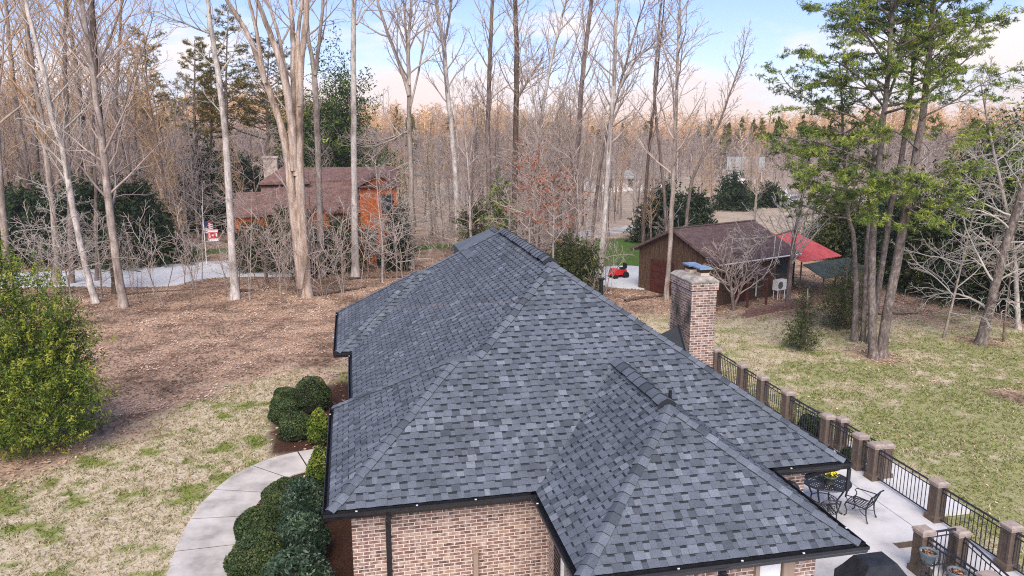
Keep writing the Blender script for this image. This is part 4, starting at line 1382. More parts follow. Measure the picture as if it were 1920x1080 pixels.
def traced(paths, dist=None, extra=4.0, dz=None):
    """stems measured in the photograph -> world polylines with radii, at the distance where the foot stands"""
    b = gp(*paths[0][0][:2]) if dist is None else at(*paths[0][0][:2], dist)
    if dist is None: dist = hdist(b)
    else: b[2] = float(gz(b[0], b[1]))
    res = []
    for n_, pth in enumerate(paths):
        drift = rng.uniform(-1, 1) * (2.2 if n_ else .5)
        P = []
        for k, (u, v, w) in enumerate(pth):
            q = at(u, v, dist + drift * (k / max(1, len(pth) - 1)))
            P.append((*q, w * .36 * ((q - CAM) @ FW) / FPX))
        P = np.array(P)
        if n_ == 0: P[0, 2] = min(P[0, 2], float(gz(P[0, 0], P[0, 1]))) - .1
        if pth[-1][1] <= 2 and extra:
            d = P[-1, :3] - P[-2, :3]; d /= np.linalg.norm(d); d = d * .7 + np.array([0, 0, .3])
            for s in (.35, .7, 1.0):
                e = P[-1].copy() if s == .35 else P[-1].copy()
                q = P[len(pth) - 1, :3] + d * extra * s + rng.normal(0, .08, 3)
                P = np.vstack([P, [*q, max(P[len(pth) - 1, 3] * (1 - .75 * s), .012)]])
        S = smooth_path(P, 4)
        S[1:-1, :3] += rng.normal(0, .012, (len(S) - 2, 3))
        if n_ == 0:
            hh = S[:, 2] - S[0, 2]
            S[:, 3] *= 1 + .38 * np.exp(-hh / .3)
        res.append((S[:, :3] - b, S[:, 3]))
    return b, res


def hero(name, label, paths, bark, twig='twig', spec=BARE, t0=.35, n=22, dist=None, extra=4.0, group=None, cat='tree', sides=9, boughs=()):
    b, stems = traced(paths, dist, extra)
    if spec is not DROOP_ and n > 10: n = int(n * 1.75)
    t = thing(name, label, cat, b, group)
    tubes_mesh('trunk', [(P, r, sides) for P, r in stems], bark, t)
    lines = []; tips = []
    for k, (P, r) in enumerate(stems):
        sprout(lines, P, r, 0, spec, t0=t0 if k == 0 else .15, n=n if k == 0 else max(6, n // 2), tips=tips)
    dB = hdist(b)
    for pth, dz in boughs:          # single boughs that stand out in the photograph, reaching dz metres nearer or farther at the tip
        m_ = len(pth) - 1
        Q_ = smooth_path(np.array([at(u, v, dB + dz * k / m_) - b for k, (u, v) in enumerate(pth)]), 3)
        al = np.concatenate([P for P, r in stems]); nr = al[np.argmin(((al - Q_[0]) ** 2).sum(1))]
        Q_ = np.vstack([nr, Q_])
        rr = np.linspace(.05, .012, len(Q_))
        lines.append((Q_, rr, 5)); sprout(lines, Q_, rr, 1, spec, t0=.25, n=13, tips=tips)
    tubes_mesh('branches', lines, twig, t)
    return t, tips, stems


A_ = 'bare_tree'
S_ = lambda L, n2=6, n3=5, up=.10, ang=.75, rm=.018: [(22, .35, L * 1.15, ang, up, .10, 6, 5, rm), (n2, .22, -.48, .7, up * .9, .13, 4, 3, rm * .66), (n3, .2, -.5, .65, up * .6, .15, 3, 3, rm * .47)]
hero(A_, 'slender pale trunk bending left near its foot, second from the left lawn edge', [[(180, 568, 17), (160, 500, 16), (143, 420, 16), (127, 340, 15), (120, 285, 15), (98, 225, 14), (85, 150, 13), (62, 60, 12), (47, 0, 10)]], 'bark_white', 'twig_pale', S_(3.4), .25, 24)
hero(A_, 'tall grey brown trunk whose foot is nearest the viewer on the left', [[(231, 577, 23), (217, 480, 20), (205, 400, 19), (196, 300, 18), (181, 200, 16), (167, 90, 14), (152, 0, 12)]], 'bark_pale', 'twig', S_(3.8), .22, 26)
hero(A_, 'straight grey trunk close behind the tall leaning trunk on the left', [[(215, 551, 14), (206, 440, 14), (200, 340, 13), (190, 230, 13), (180, 140, 13), (172, 0, 12)]], 'bark_dark', 'twig', S_(3.6), .4, 20)
hero(A_, 'tall trunk rising from the dark foot at the driveway edge', [[(105, 536, 20), (105, 470, 15), (98, 380, 14), (90, 320, 14), (82, 240, 13), (62, 140, 12), (44, 0, 11)]], 'bark_pale', 'twig_sunlit', S_(4.0), .35, 22)
hero(A_, 'trunk standing just behind the pale bent tree by the driveway', [[(134, 533, 14), (132, 440, 13), (130, 340, 12), (126, 220, 12), (120, 100, 11), (124, 0, 10)]], 'bark_brown', 'twig_sunlit', S_(4.0), .4, 20)
hero(A_, 'thin dark trunk beside the driveway between two pale trunks', [[(181, 528, 9), (180, 400, 8), (177, 300, 7), (172, 150, 6), (168, 0, 5)]], 'bark_brown', 'twig', S_(2.8), .35, 16)
hero(A_, 'grey trunk cut by the left edge of the picture', [[(18, 540, 19), (8, 440, 17), (0, 340, 16), (-8, 200, 15), (-12, 0, 12)]], 'bark_pale', 'twig', S_(3.8), .35, 20)
hero(A_, 'pale pole-like trunk in front of the dark evergreens far left', [[(72, 500, 13), (60, 400, 13), (48, 300, 12), (30, 200, 12), (18, 90, 11), (10, 0, 10)]], 'bark_pale', 'twig_sunlit', S_(4.0), .4, 20, dist=58)
hero(A_, 'grey trunk just right of the pole-like trunk far left', [[(80, 500, 13), (76, 380, 13), (66, 260, 12), (56, 130, 11), (48, 0, 10)]], 'bark_brown', 'twig_sunlit', S_(4.2), .4, 20, dist=61)
hero(A_, 'trunk with golden top branches spreading over the left sky', [[(160, 500, 14), (152, 380, 13), (150, 280, 13), (152, 200, 12), (140, 100, 11), (120, 0, 9)], [(150, 260, 9), (165, 170, 8), (200, 90, 6), (232, 0, 4)]], 'bark_brown', 'twig_sunlit', S_(4.4), .4, 24, dist=56)
hero(A_, 'thin tree with many golden twigs left of the small pines', [[(218, 480, 10), (216, 360, 9), (214, 240, 8), (222, 120, 7), (228, 0, 5)], [(216, 260, 6), (240, 170, 5), (270, 90, 3), (290, 20, 2)]], 'bark_pale', 'twig_sunlit', S_(4.2), .35, 24, dist=58)
hero(A_, 'white barked straight tree alone in front of the driveway', [[(441, 561, 22), (433, 430, 19), (428, 330, 18), (421, 230, 16), (408, 130, 14), (396, 60, 12), (389, 0, 10)], [(393, 62, 5), (340, 42, 4), (290, 20, 2)]], 'bark_white', 'twig_pale', S_(2.6, 4, 3), .35, 13)
hero(A_, 'huge many-stemmed tree with peeling tan bark in front of the orange house',
     [[(576, 557, 27), (569, 450, 27), (563, 370, 25), (561, 301, 22), (561, 215, 21), (562, 134, 18), (569, 81, 16), (576, 0, 14)],
      [(566, 540, 22), (556, 440, 27), (549, 370, 27), (541, 300, 23), (528, 237, 19), (512, 190, 17), (496, 150, 15), (473, 81, 13), (450, 38, 11), (424, 0, 10)],
      [(552, 320, 20), (548, 250, 22), (541, 180, 20), (524, 108, 17), (506, 62, 14), (494, 30, 12), (482, 0, 11)],
      [(556, 330, 18), (553, 250, 20), (552, 178, 18), (550, 110, 15), (549, 60, 13), (545, 0, 11)],
      [(497, 155, 12), (488, 102, 11), (477, 40, 9), (467, 0, 8)], [(545, 190, 12), (530, 110, 10), (522, 60, 9), (500, 0, 7)], [(561, 200, 13), (556, 120, 12), (560, 50, 10), (567, 0, 9)]], 'bark_tan', 'twig', S_(3.2, 5, 4), .72, 8, sides=12)
hero(A_, 'dark trunk touching the many-stemmed tan tree at its foot', [[(562, 530, 22), (556, 440, 20), (552, 360, 16), (550, 300, 10)]], 'bark_dark', 'twig', S_(1.5), .8, 3, extra=0)
hero(A_, 'yellowish smooth trunk forking high between the tan tree and the white pole', [[(603, 520, 20), (600, 400, 17), (597, 300, 16), (593, 200, 15), (590, 135, 14), (578, 70, 9), (573, 0, 8)], [(591, 140, 11), (600, 75, 9), (606, 0, 8)]], 'bark_pale', 'twig', S_(3.0, 5, 4), .55, 13)
hero(A_, 'white pole-straight trunk right of the orange house roof middle', [[(666, 522, 21), (665, 400, 17), (664, 300, 16), (663, 200, 15), (662, 100, 14), (664, 0, 12)], [(668, 46, 6), (684, 20, 5), (702, 0, 4)]], 'bark_white', 'twig_pale', S_(2.8, 5, 4), .55, 12)
hero(A_, 'pale tree with fan of upright limbs over the orange gable', [[(771, 506, 17), (772, 420, 15), (771, 330, 14), (768, 250, 13), (767, 170, 12), (765, 90, 9), (772, 0, 7)], [(767, 180, 10), (748, 115, 9), (722, 50, 8), (707, 0, 7)], [(768, 160, 6), (762, 80, 5), (757, 0, 4)], [(770, 200, 6), (790, 110, 5), (800, 30, 4), (806, 0, 3)], [(768, 245, 6), (730, 260, 5), (690, 285, 3)]], 'bark_pale', 'twig', S_(3.4), .45, 20)
hero(A_, 'thin whitish leaning tree rising behind the left end of the ridge', [[(858, 486, 14), (857, 420, 13), (855, 350, 13), (848, 250, 13), (838, 160, 12), (832, 80, 11), (817, 0, 9)], [(833, 85, 7), (842, 40, 6), (846, 0, 5)]], 'bark_white', 'twig', S_(3.0), .4, 20)
hero(A_, 'brown upright trunk above the small rear ridge', [[(915, 470, 13), (917, 350, 12), (914, 250, 12), (918, 130, 11), (923, 0, 9)]], 'bark_brown', 'twig', S_(3.6), .3, 24)
hero(A_, 'dark mossy trunk standing upright over the roof ridge', [[(964, 470, 15), (966, 300, 14), (968, 200, 14), (969, 100, 13), (966, 0, 12)], [(968, 190, 6), (990, 150, 5), (1010, 120, 3)]], 'bark_dark', 'twig', S_(3.8), .25, 26)
hero(A_, 'pale tree curving right with russet leaves low on its stem', [[(984, 475, 13), (990, 390, 11), (1001, 320, 11), (1012, 240, 10), (1030, 130, 8), (1046, 60, 7), (1062, 0, 6)], [(1003, 300, 6), (1030, 250, 5), (1060, 160, 4), (1085, 60, 3), (1096, 0, 2)]], 'bark_white', 'twig', S_(3.4), .2, 26)
hero(A_, 'brown trunk leaning right above the main hip peak', [[(1066, 480, 15), (1076, 350, 14), (1086, 240, 13), (1091, 150, 12), (1109, 0, 10)]], 'bark_brown', 'twig', S_(3.8), .3, 26)
hero(A_, 'slanting brown stem crossing behind the leaning trunk over the peak', [[(1105, 450, 9), (1120, 340, 8), (1140, 240, 7), (1165, 150, 6), (1190, 60, 4), (1210, 0, 3)]], 'bark_brown', 'twig', S_(3.2), .2, 22, dist=50)
hero(A_, 'whitish mottled trunk behind the black roof vent', [[(1124, 528, 17), (1130, 440, 15), (1138, 370, 14), (1141, 280, 13), (1149, 200, 12), (1153, 100, 10), (1156, 0, 8)], [(1149, 200, 7), (1172, 140, 6), (1205, 95, 5), (1250, 80, 3)]], 'bark_white', 'twig', S_(3.4), .3, 22)
hero(A_, 'thin broken tan stem leaning beside the mottled trunk', [[(1108, 470, 7), (1116, 400, 7), (1128, 330, 6), (1140, 270, 4)]], 'bark_tan', 'twig_pale', S_(1.4), .5, 6, extra=0)
hero(A_, 'straight speckled trunk left of the brick chimney', [[(1249, 563, 13), (1257, 450, 12), (1262, 330, 11), (1268, 200, 9), (1271, 100, 7), (1275, 0, 5)]], 'bark_pale', 'twig', S_(3.2), .25, 26)
hero(A_, 'dark thin trunk at the left corner of the brown garage', [[(1203, 538, 12), (1206, 420, 9), (1215, 300, 8), (1228, 180, 6), (1240, 60, 4), (1246, 0, 3)]], 'bark_dark', 'twig', S_(3.0), .25, 24)
hero(A_, 'slim crooked tree leaning right against the open sky', [[(1283, 500, 10), (1288, 400, 9), (1296, 335, 8), (1330, 270, 7), (1352, 225, 6), (1372, 165, 4), (1392, 110, 3), (1400, 70, 2)]], 'bark_brown', 'twig', S_(2.3, 5, 4), .3, 22, extra=0)
hero(A_, 'short bushy dark tree beside the brick chimney', [[(1376, 582, 9), (1372, 545, 8), (1362, 510, 6), (1345, 470, 4)], [(1376, 575, 7), (1390, 540, 6), (1402, 500, 4), (1425, 460, 2)], [(1374, 570, 6), (1380, 530, 5), (1378, 490, 3)]], 'bark_brown', 'twig', S_(2.2, 6, 4, .04), .25, 12, extra=0)
hero(A_, 'grey tree in front of the red metal roof', [[(1476, 572, 13), (1483, 500, 11), (1490, 440, 10), (1500, 390, 8), (1512, 330, 6), (1520, 270, 4)], [(1492, 430, 5), (1440, 445, 4), (1400, 470, 2)]], 'bark_brown', 'twig_pale', S_(2.8, 5, 4), .2, 20, extra=0)
DROOP_ = DROOP = [(26, .3, 3.6, 1.15, -.02, .13, 7, 5, .020), (8, .2, -.5, .7, -.03, .17, 5, 3, .013), (6, .15, -.5, .7, .0, .2, 3, 3, .010)]
hero(A_, 'leaning grey tree with drooping dead white branches at the right lawn edge', [[(1838, 645, 26), (1860, 560, 23), (1886, 460, 21), (1911, 380, 19), (1940, 300, 16), (1970, 180, 12), (1990, 60, 9)]], 'bark_pine', 'twig_pale', DROOP, .12, 30, extra=0)
hero(A_, 'dead white branched small tree in front of the right evergreens', [[(1912, 598, 13), (1905, 500, 11), (1890, 400, 9), (1868, 310, 7), (1850, 220, 5), (1838, 150, 3)]], 'bark_white', 'twig_pale', DROOP, .15, 26, extra=0, dist=36)


def needles(tips, parent, mat, per_m=26, size=.22, tone=(.45, .2), hue=0, name='crown', keep=1.0, spread=.10, burst=5, asp=.13):
    P, tn = [], []
    for B in tips:
        if rng.random() > keep: continue
        L = np.linalg.norm(B[-1] - B[0]); n_ = max(2, int(L * per_m / burst * 1.6))
        s = rng.uniform(.15, 1.08, n_) ** .8 * (len(B) - 1)
        i = np.clip(s.astype(int), 0, len(B) - 2); f = s - i
        q = B[i] * (1 - f)[:, None] + B[i + 1] * f[:, None]
        q = np.repeat(q + rng.normal(0, spread, (n_, 3)) * np.array([1, 1, .35]), burst, axis=0)
        P.append(q + rng.normal(0, .03, q.shape) + np.array([0, 0, .03]))
        tn.append(np.full(len(q), rng.normal(*tone)) + np.repeat(rng.normal(0, .12, n_), burst))
    P = np.concatenate(P); tn = np.concatenate(tn)
    return leaf_mesh(name, P, size, mat, parent, tn, asp)


PINE = [(24, .45, 3.0, 1.25, .05, .08, 6, 4, .018), (9, .28, -.40, .85, .02, .12, 4, 3, .010, .3), (4, .3, -.42, .7, .05, .12, 3, 3, .007, .5)]


def pine(label, paths, n, t0, L, tone, per=26, group=None, mat='needle', dist=None, keep=1.0, bark='bark_pine', name='pine_tree', size=.20, extra=4.0, boughs=()):
    sp = [(n, t0, L, 1.25, .05, .08, 6, 4, .018)] + PINE[1:]
    t, tips, stems = hero(name, label, paths, bark, 'bark_brown' if bark != 'bark_pine' else 'bark_pine', sp, t0, n, dist, extra, group, boughs=boughs)
    needles(tips, t, mat, per, size, tone, keep=keep)
    return t


GPINE = 'pines of the clump on the right lawn'
pine('thin pine stem on the left of the lawn clump, its foot set back', [[(1602, 640, 17), (1606, 540, 13), (1601, 440, 11), (1590, 405, 10), (1585, 330, 8), (1580, 230, 6), (1574, 120, 4)]], 14, .45, 2.8, (.5, .22), 70, GPINE, extra=0)
pine('speckled pine stem in the middle of the lawn clump', [[(1638, 672, 22), (1634, 540, 19), (1637, 430, 17), (1646, 330, 15), (1657, 220, 14), (1667, 120, 12), (1674, 0, 10)]], 26, .44, 3.6, (.56, .24), 90, GPINE, boughs=[([(1645, 310), (1590, 285), (1520, 262), (1442, 256)], -1.5), ([(1648, 330), (1590, 300), (1530, 285), (1455, 280)], .8), ([(1652, 250), (1600, 215), (1530, 200), (1475, 160), (1462, 132)], .5), ([(1657, 200), (1600, 130), (1550, 105), (1500, 98)], -1), ([(1664, 120), (1620, 60), (1570, 25), (1525, 12)], 1), ([(1650, 360), (1610, 330), (1560, 340), (1520, 330)], -2), ([(1640, 380), (1620, 365), (1660, 350), (1640, 330)], -1.6), ([(1642, 340), (1590, 320), (1530, 310), (1490, 318)], -.5), ([(1640, 400), (1590, 380), (1545, 365), (1500, 352)], 1.2), ([(1648, 300), (1600, 255), (1555, 240), (1500, 250)], 2), ([(1644, 350), (1670, 330), (1700, 335), (1730, 350)], -2.5), ([(1660, 170), (1600, 165), (1540, 150), (1500, 165)], 2.2)])  # needle tone raised to paint in sunlit clumps
pine('thickest pine stem leaning right in the lawn clump', [[(1652, 670, 26), (1668, 560, 24), (1689, 450, 23), (1711, 330, 20), (1733, 200, 17), (1744, 80, 14), (1751, 0, 12)]], 26, .46, 3.6, (.68, .24), 90, GPINE, boughs=[([(1700, 400), (1730, 370), (1765, 380), (1800, 400)], -1.5), ([(1705, 370), (1690, 350), (1660, 350), (1640, 365)], -2.2), ([(1708, 340), (1760, 320), (1810, 310), (1850, 330)], -1), ([(1728, 220), (1790, 190), (1850, 150), (1900, 130)], 1), ([(1738, 150), (1780, 100), (1830, 50), (1880, 30)], 0), ([(1700, 390), (1720, 400), (1745, 420), (1770, 430)], -2.4), ([(1735, 170), (1745, 110), (1740, 60), (1742, 30)], -1.2), ([(1710, 350), (1745, 345), (1790, 355), (1830, 380)], -1.8), ([(1715, 310), (1760, 270), (1800, 250), (1850, 240)], 1.5), ([(1690, 430), (1670, 410), (1650, 405), (1620, 415)], -2), ([(1720, 280), (1690, 250), (1660, 240), (1630, 250)], -1.6)])  # lightest needles of the clump, standing in for sun on the near boughs
pine('pine stem behind the thickest one in the lawn clump', [[(1630, 645, 16), (1650, 530, 15), (1668, 400, 14), (1689, 300, 13), (1708, 180, 11), (1720, 0, 8)]], 20, .5, 3.4, (.42, .22), 70, GPINE)
pine('slim pine stem showing between the stems of the lawn clump', [[(1618, 640, 13), (1622, 520, 11), (1630, 400, 10), (1640, 250, 8), (1690, 120, 7), (1705, 0, 5)]], 18, .5, 3.2, (.48, .22), 70, GPINE)
# pines beyond the neighbours' house, the last sun put into their needle colour
GP2 = 'pines behind the orange house'
for u, v0, v1, d, n, L, tone, mat, lab in (
        (365, 330, 75, 74, 14, 1.8, (.6, .25), 'needle_sunlit', 'leftmost thin pine with a golden top beyond the driveway'),
        (392, 330, 95, 78, 16, 1.8, (.55, .25), 'needle_sunlit', 'thin golden pine close left of the white barked tree'),
        (428, 340, 20, 76, 20, 2.6, (.55, .25), 'needle_sunlit', 'taller golden pine close right of the white barked tree'),
        (505, 330, 80, 80, 22, 3.4, (.42, .25), 'needle_sunlit', 'golden crowned pine behind the many-stemmed tan tree'),
        (270, 345, 60, 80, 18, 2.6, (.62, .25), 'needle_sunlit', 'ragged golden pine among bare twigs left of the open sky')):
    j = rng.uniform(-8, 8)
    pine(lab, [[(u + j * .3, v0 + 40, 9), (u + j * .5, (v0 + v1) / 2 + 40, 7), (u + j, (v0 + v1) / 2 - 20, 5), (u, v1, 2)]], int(n * 1.5), .30, L * 1.5, tone, 34, GP2, mat, d, name='pine_tree', bark='bark_brown', size=.25, extra=0)
pine('high pine with flat sprays hanging over the mottled trunk', [[(1262, 420, 9), (1240, 300, 8), (1225, 180, 7), (1232, 90, 6), (1240, 0, 5)]], 16, .60, 4.2, (.35, .2), 26, None, 'needle', 48, bark='bark_brown', size=.26)

# ---------------------------------------------------------------- evergreens
def evergreen(name, label, pos, Hh, rad, mat, n, per, tone=(.45, .2), group=None, size=.16, shape='cone', spray=.7, up=.0, out=1.0, trunk_r=.16):
    pos = np.array([pos[0], pos[1], float(gz(pos[0], pos[1]))])
    t = thing(name, label, 'tree', pos, group)
    lob = []
    k_ = 9
    for k in range(k_):
        h = (k + .5) / k_
        r = rad * ((1 - h) ** .75 + .06) if shape == 'cone' else rad * math.sin(math.pi * min(.97, .18 + .8 * h)) ** .6
        for q in range(3 if r > rad * .4 else 1):
            a = rng.uniform(0, 6.28); off = r * rng.uniform(.2, .62) * (q > 0 or r > rad * .4)
            lob.append((np.array([math.cos(a) * off, math.sin(a) * off, Hh * (.04 + .95 * h)]), np.array([r * .66, r * .66, Hh / k_ * rng.uniform(.35, .75)])))
    leaf_cloud(lob, int(n * .8), int(per * 1.5), spray * 1.25, mat, t, size * 1.1, .34, tone, out, up, inner=.25)
    z = np.linspace(-.1, Hh * .92, 6)
    tubes_mesh('trunk', [(np.column_stack([np.sin(z) * .05, np.cos(z * 1.3) * .05, z]), np.linspace(trunk_r, .02, 6), 7)], 'bark_brown', t)
    return t


def ev_px(name, label, u, v, dist, vtop, wpx, *a, **k):
    b = at(u, v, dist); tp = at(u, vtop, dist)
    return evergreen(name, label, b, tp[2] - float(gz(b[0], b[1])), wpx / 2 * (dist) / FPX, *a, **k)


GE = 'dark evergreens beyond the left driveway'
ev_px('evergreen_tree', 'broad dark evergreen beyond the driveway left of the flags', 258, 470, 53.5, 330, 165, 'evergreen', 1900, 16, (.55, .22), GE, .22, 'cone', .8)
ev_px('evergreen_tree', 'dark evergreen between the leftmost trunks beyond the driveway', 175, 470, 53.5, 335, 110, 'evergreen', 1100, 16, (.5, .2), GE, .22, 'round', .8)
ev_px('evergreen_tree', 'greener evergreen far left behind the pale trunks', 70, 470, 53.5, 345, 120, 'evergreen', 1200, 16, (.52, .2), GE, .22, 'round', .8)
ev_px('evergreen_tree', 'dark evergreen at the left picture edge beyond the driveway', -5, 470, 53.5, 340, 120, 'evergreen', 1000, 16, (.46, .2), GE, .22, 'round', .8)
ev_px('evergreen_tree', 'ragged dark evergreen right behind the flags', 378, 400, 72, 238, 92, 'evergreen', 1200, 14, (.45, .22), GE, .26, 'cone', 1.2)
ev_px('evergreen_tree', 'lower dark evergreen left of the orange house chimney', 452, 400, 70, 285, 86, 'evergreen', 900, 14, (.42, .22), GE, .26, 'round', 1.0)
ev_px('pine_tree', 'full dark green pine rising behind the orange house roof', 640, 400, 72, 92, 175, 'needle', 2300, 18, (.20, .22), None, .26, 'cone', 2.1, -.05, 1.2)
ev_px('pine_tree', 'lower dark pine behind the tan tree and the orange house', 570, 400, 77, 165, 110, 'needle', 1200, 16, (.20, .22), None, .26, 'cone', 1.8, -.05, 1.2)
GH = 'bushes in front of the orange house'
for u, d, vt, w, mat, lab in ((545, 50, 388, 112, 'olive', 'olive green bush covering the left half of the orange house front'), (640, 49.5, 402, 100, 'olive', 'dark olive bush below the middle of the orange house roof'),
                              (590, 48.5, 430, 80, 'evergreen', 'dark bush at the foot of the orange house beside the tan tree'), (748, 50, 392, 40, 'evergreen', 'narrow green tree against the right orange wall'), (480, 50, 415, 66, 'olive', 'low bush at the left end of the orange house')):
    ev_px('leafy_bush', lab, u, 505, d, vt, w, mat, 750, 14, (.45, .2), GH, .16, 'round', .6)
for u, v, d, vt, w, mat, lab in ((892, 470, 50, 372, 56, 'olive', 'green holly left of the brown trunk over the rear ridge'), (938, 470, 49, 330, 50, 'needle', 'taller green holly just behind the roof ridge'),
                                 (1100, 480, 44, 452, 36, 'olive', 'thin leaved shrub between the roof and the neighbour lawn'), (1060, 470, 46, 440, 60, 'olive', 'low green shrub right of the main ridge end')):
    ev_px('holly_bush', lab, u, v, d, vt, w, mat, 420, 12, (.42, .24), 'hollies behind the roof ridge', .16, 'round', .6)
for u, d, vt, w, lab in ((1245, 66, 335, 110, 'olive dark cedar behind the left end of the brown garage roof'), (1375, 92, 322, 88, 'dark green cedar beside the far grey-roofed house'), (1300, 70, 350, 70, 'loose cedar behind the brown garage ridge'), (1440, 95, 345, 50, 'small dark cedar right of the far house')):
    ev_px('cedar_tree', lab, u, 400, d, vt, w, 'evergreen', 1000, 14, (.48, .22), 'cedars beyond the brown garage', .24, 'cone', .9)
ev_px('cedar_bush', 'feathery green cedar drooping in front of the green canvas roof', 1580, 575, 36.3, 476, 88, 'olive', 800, 14, (.55, .22), None, .09, 'round', .7, -.7, .4)
ev_px('cedar_bush', 'small feathery cedar standing in leaves before the garage retaining wall', 1508, 602, 32.3, 530, 40, 'olive', 330, 14, (.42, .18), None, .09, 'cone', .5)
GR = 'dense evergreens along the right edge'
for u, d, vt, w, sh, lab in ((1752, 44, 330, 130, 'round', 'dark evergreen mass right behind the pine clump'), (1835, 42, 250, 150, 'round', 'broad evergreen behind the leaning dead-branched tree'), (1915, 41, 160, 170, 'cone', 'tallest evergreen at the right picture edge'),
                             (1700, 47, 300, 100, 'round', 'evergreen showing between the pine stems'), (1800, 46, 200, 110, 'cone', 'pointed evergreen rising behind the right tree line'), (1560, 58, 330, 120, 'round', 'evergreen behind the red metal roof'), (1640, 55, 310, 110, 'round', 'shadowy evergreen behind the left pine stems'),
                             (1880, 45, 110, 120, 'cone', 'slim high evergreen near the right picture edge'), (1960, 38, 300, 150, 'round', 'evergreen cut by the right picture edge')):
    ev_px('evergreen_tree', lab, u, 560, d, vt + 40, w * .9, 'olive' if u in (1752, 1560, 1800) else 'needle' if sh == 'cone' else 'evergreen', 1350, 14, (.48, .28), GR, .22, 'cone', 1.5)

# russet-leaved saplings just behind the ridge
for u, v, d, top, lab in ((1035, 470, 40, 330, 'small tree still holding russet leaves right of the roof ridge'), (990, 470, 42, 285, 'russet leaved sapling against the pale curving tree')):
    t, tips, st = hero('russet_tree', lab, [[(u, v, 6), (u + 4, (v + top) / 2, 4), (u + 2, top, 2)]], 'bark_pale', 'twig', S_(2.0, 5, 4, .02, 1.1), .35, 14, d, 0, 'russet leaved saplings')
    needles(tips, t, 'russet', 12, .15, (.5, .25), keep=.5, name='leaves', spread=.09, burst=1, asp=.6)

# ---------------------------------------------------------------- woods: slender trees and saplings, copied from a few of each kind
def proto_tree(Hh, r0, spec, bark, twig, label, name, group, stems=1, lean=.055):
    t = thing(name, label, 'tree', (0, 0, 0), group)
    TR, BR = [], []
    for s in range(stems):
        d = np.array([rng.normal(0, lean + .1 * (stems > 1)), rng.normal(0, lean + .1 * (stems > 1)), 1.0])
        P = limb(np.array([0, 0, -.15]), d, Hh * rng.uniform(.8, 1.0), 9, .03, .035 if stems == 1 else .09)
        r = np.linspace(r0, .012, 10) * (1 + .4 * np.exp(-np.arange(10) * 1.5))
        TR.append((P, r, 6 if r0 > .05 else 4)); sprout(BR, P, r, 0, spec)
    tubes_mesh('trunk', TR, bark, t); tubes_mesh('branches', BR, twig, t)
    return t


WSP = lambda L: [(26, .26, L, .7, .08, .11, 5, 4, .020), (6, .2, -.5, .75, .07, .14, 4, 3, .014), (5, .2, -.55, .7, .05, .16, 2, 3, .0115)]
WL = 'slender bare tree among many in the grey woods behind the neighbouring houses'
WG = 'bare trees of the woods behind the houses'
protos = [proto_tree(rng.uniform(13, 19), rng.uniform(.10, .17), WSP(rng.uniform(2.6, 3.8)), b, tw, WL, 'bare_tree', WG) for b, tw in
          (('bark_pale', 'twig'), ('bark_brown', 'twig'), ('bark_brown', 'twig'), ('bark_white', 'twig'), ('bark_dark', 'twig'), ('bark_pale', 'twig_sunlit'), ('bark_brown', 'twig_sunlit'), ('bark_pale', 'twig'))]


def clear_of(x, y):
    if in_poly(np.array([x]), np.array([y]), DRV)[0] or in_poly(np.array([x]), np.array([y]), RDRV)[0] or in_poly(np.array([x]), np.array([y]), LAWN_N)[0]: return False
    if -10 < x < 5 and 40 < y < 52: return False
    if 15 < x < 36 and 20 < y < 40: return False
    return True


spots = []
for a, b, d0, d1, n_ in ((-160, 480, 50, 105, 92), (480, 880, 62, 110, 50), (880, 1130, 48, 110, 58), (1130, 1240, 50, 110, 26), (1240, 1480, 78, 135, 26), (1480, 2000, 52, 95, 40)):
    k = 0
    while k < n_:
        u, d = rng.uniform(a, b), rng.uniform(d0, d1)
        q = at(u, 400, d)
        if clear_of(q[0], q[1]) and all((q[0] - s[0]) ** 2 + (q[1] - s[1]) ** 2 > 2.0 for s in spots):
            spots.append((q[0], q[1], d, u)); k += 1
for i, (x, y, d, u) in enumerate(spots):
    pr = protos[int(rng.choice([5, 6])) if u < 480 and rng.random() < .5 else int(rng.integers(len(protos)))] if i >= len(protos) else protos[i]
    o = pr if i < len(protos) else dup(pr)
    s = rng.uniform(.8, 1.15) * (1.12 if u < 330 else .68 if u < 860 else .92 if u < 1130 else .62)
    o.location = (x, y, float(gz(x, y))); o.rotation_euler = (0, 0, rng.uniform(0, 6.28)); o.scale = (s, s, s * rng.uniform(.9, 1.1))

UL = 'low spreading bare tree with pale horizontal twigs below the tall trunks'
UG = 'spreading understory trees'
usp = lambda L: [(22, .16, L, 1.15, .015, .12, 6, 4, .017), (7, .2, -.5, .75, .02, .15, 4, 3, .012), (4, .2, -.5, .7, .02, .18, 3, 3, .010)]
und = [proto_tree(h, .06, usp(L), b, tw, UL, 'bare_tree', UG, 1, .08) for h, L, b, tw in ((8, 3.6, 'bark_pale', 'twig_pale'), (10, 4.0, 'bark_brown', 'twig'), (7, 3.4, 'bark_pale', 'twig'), (9, 3.6, 'bark_white', 'twig'))]
uspots = []
for a, b, d0, d1, n_ in ((-100, 420, 58, 74, 30), (60, 420, 42, 47, 3), (420, 720, 44, 48, 3), (720, 1130, 46, 66, 18), (1720, 2000, 33, 38, 3), (1690, 2000, 48, 60, 8)):
    k = 0
    while k < n_:
        u, d = rng.uniform(a, b), rng.uniform(d0, d1)
        q = at(u, 400, d)
        if clear_of(q[0], q[1]) and all((q[0] - s[0]) ** 2 + (q[1] - s[1]) ** 2 > 2.0 for s in uspots):
            uspots.append((q[0], q[1])); k += 1
for i, (x, y) in enumerate(uspots):
    o = und[i] if i < len(und) else dup(und[int(rng.integers(len(und)))])
    s = rng.uniform(.7, 1.15)
    o.location = (x, y, float(gz(x, y))); o.rotation_euler = (0, 0, rng.uniform(0, 6.28)); o.scale = (s, s, s)

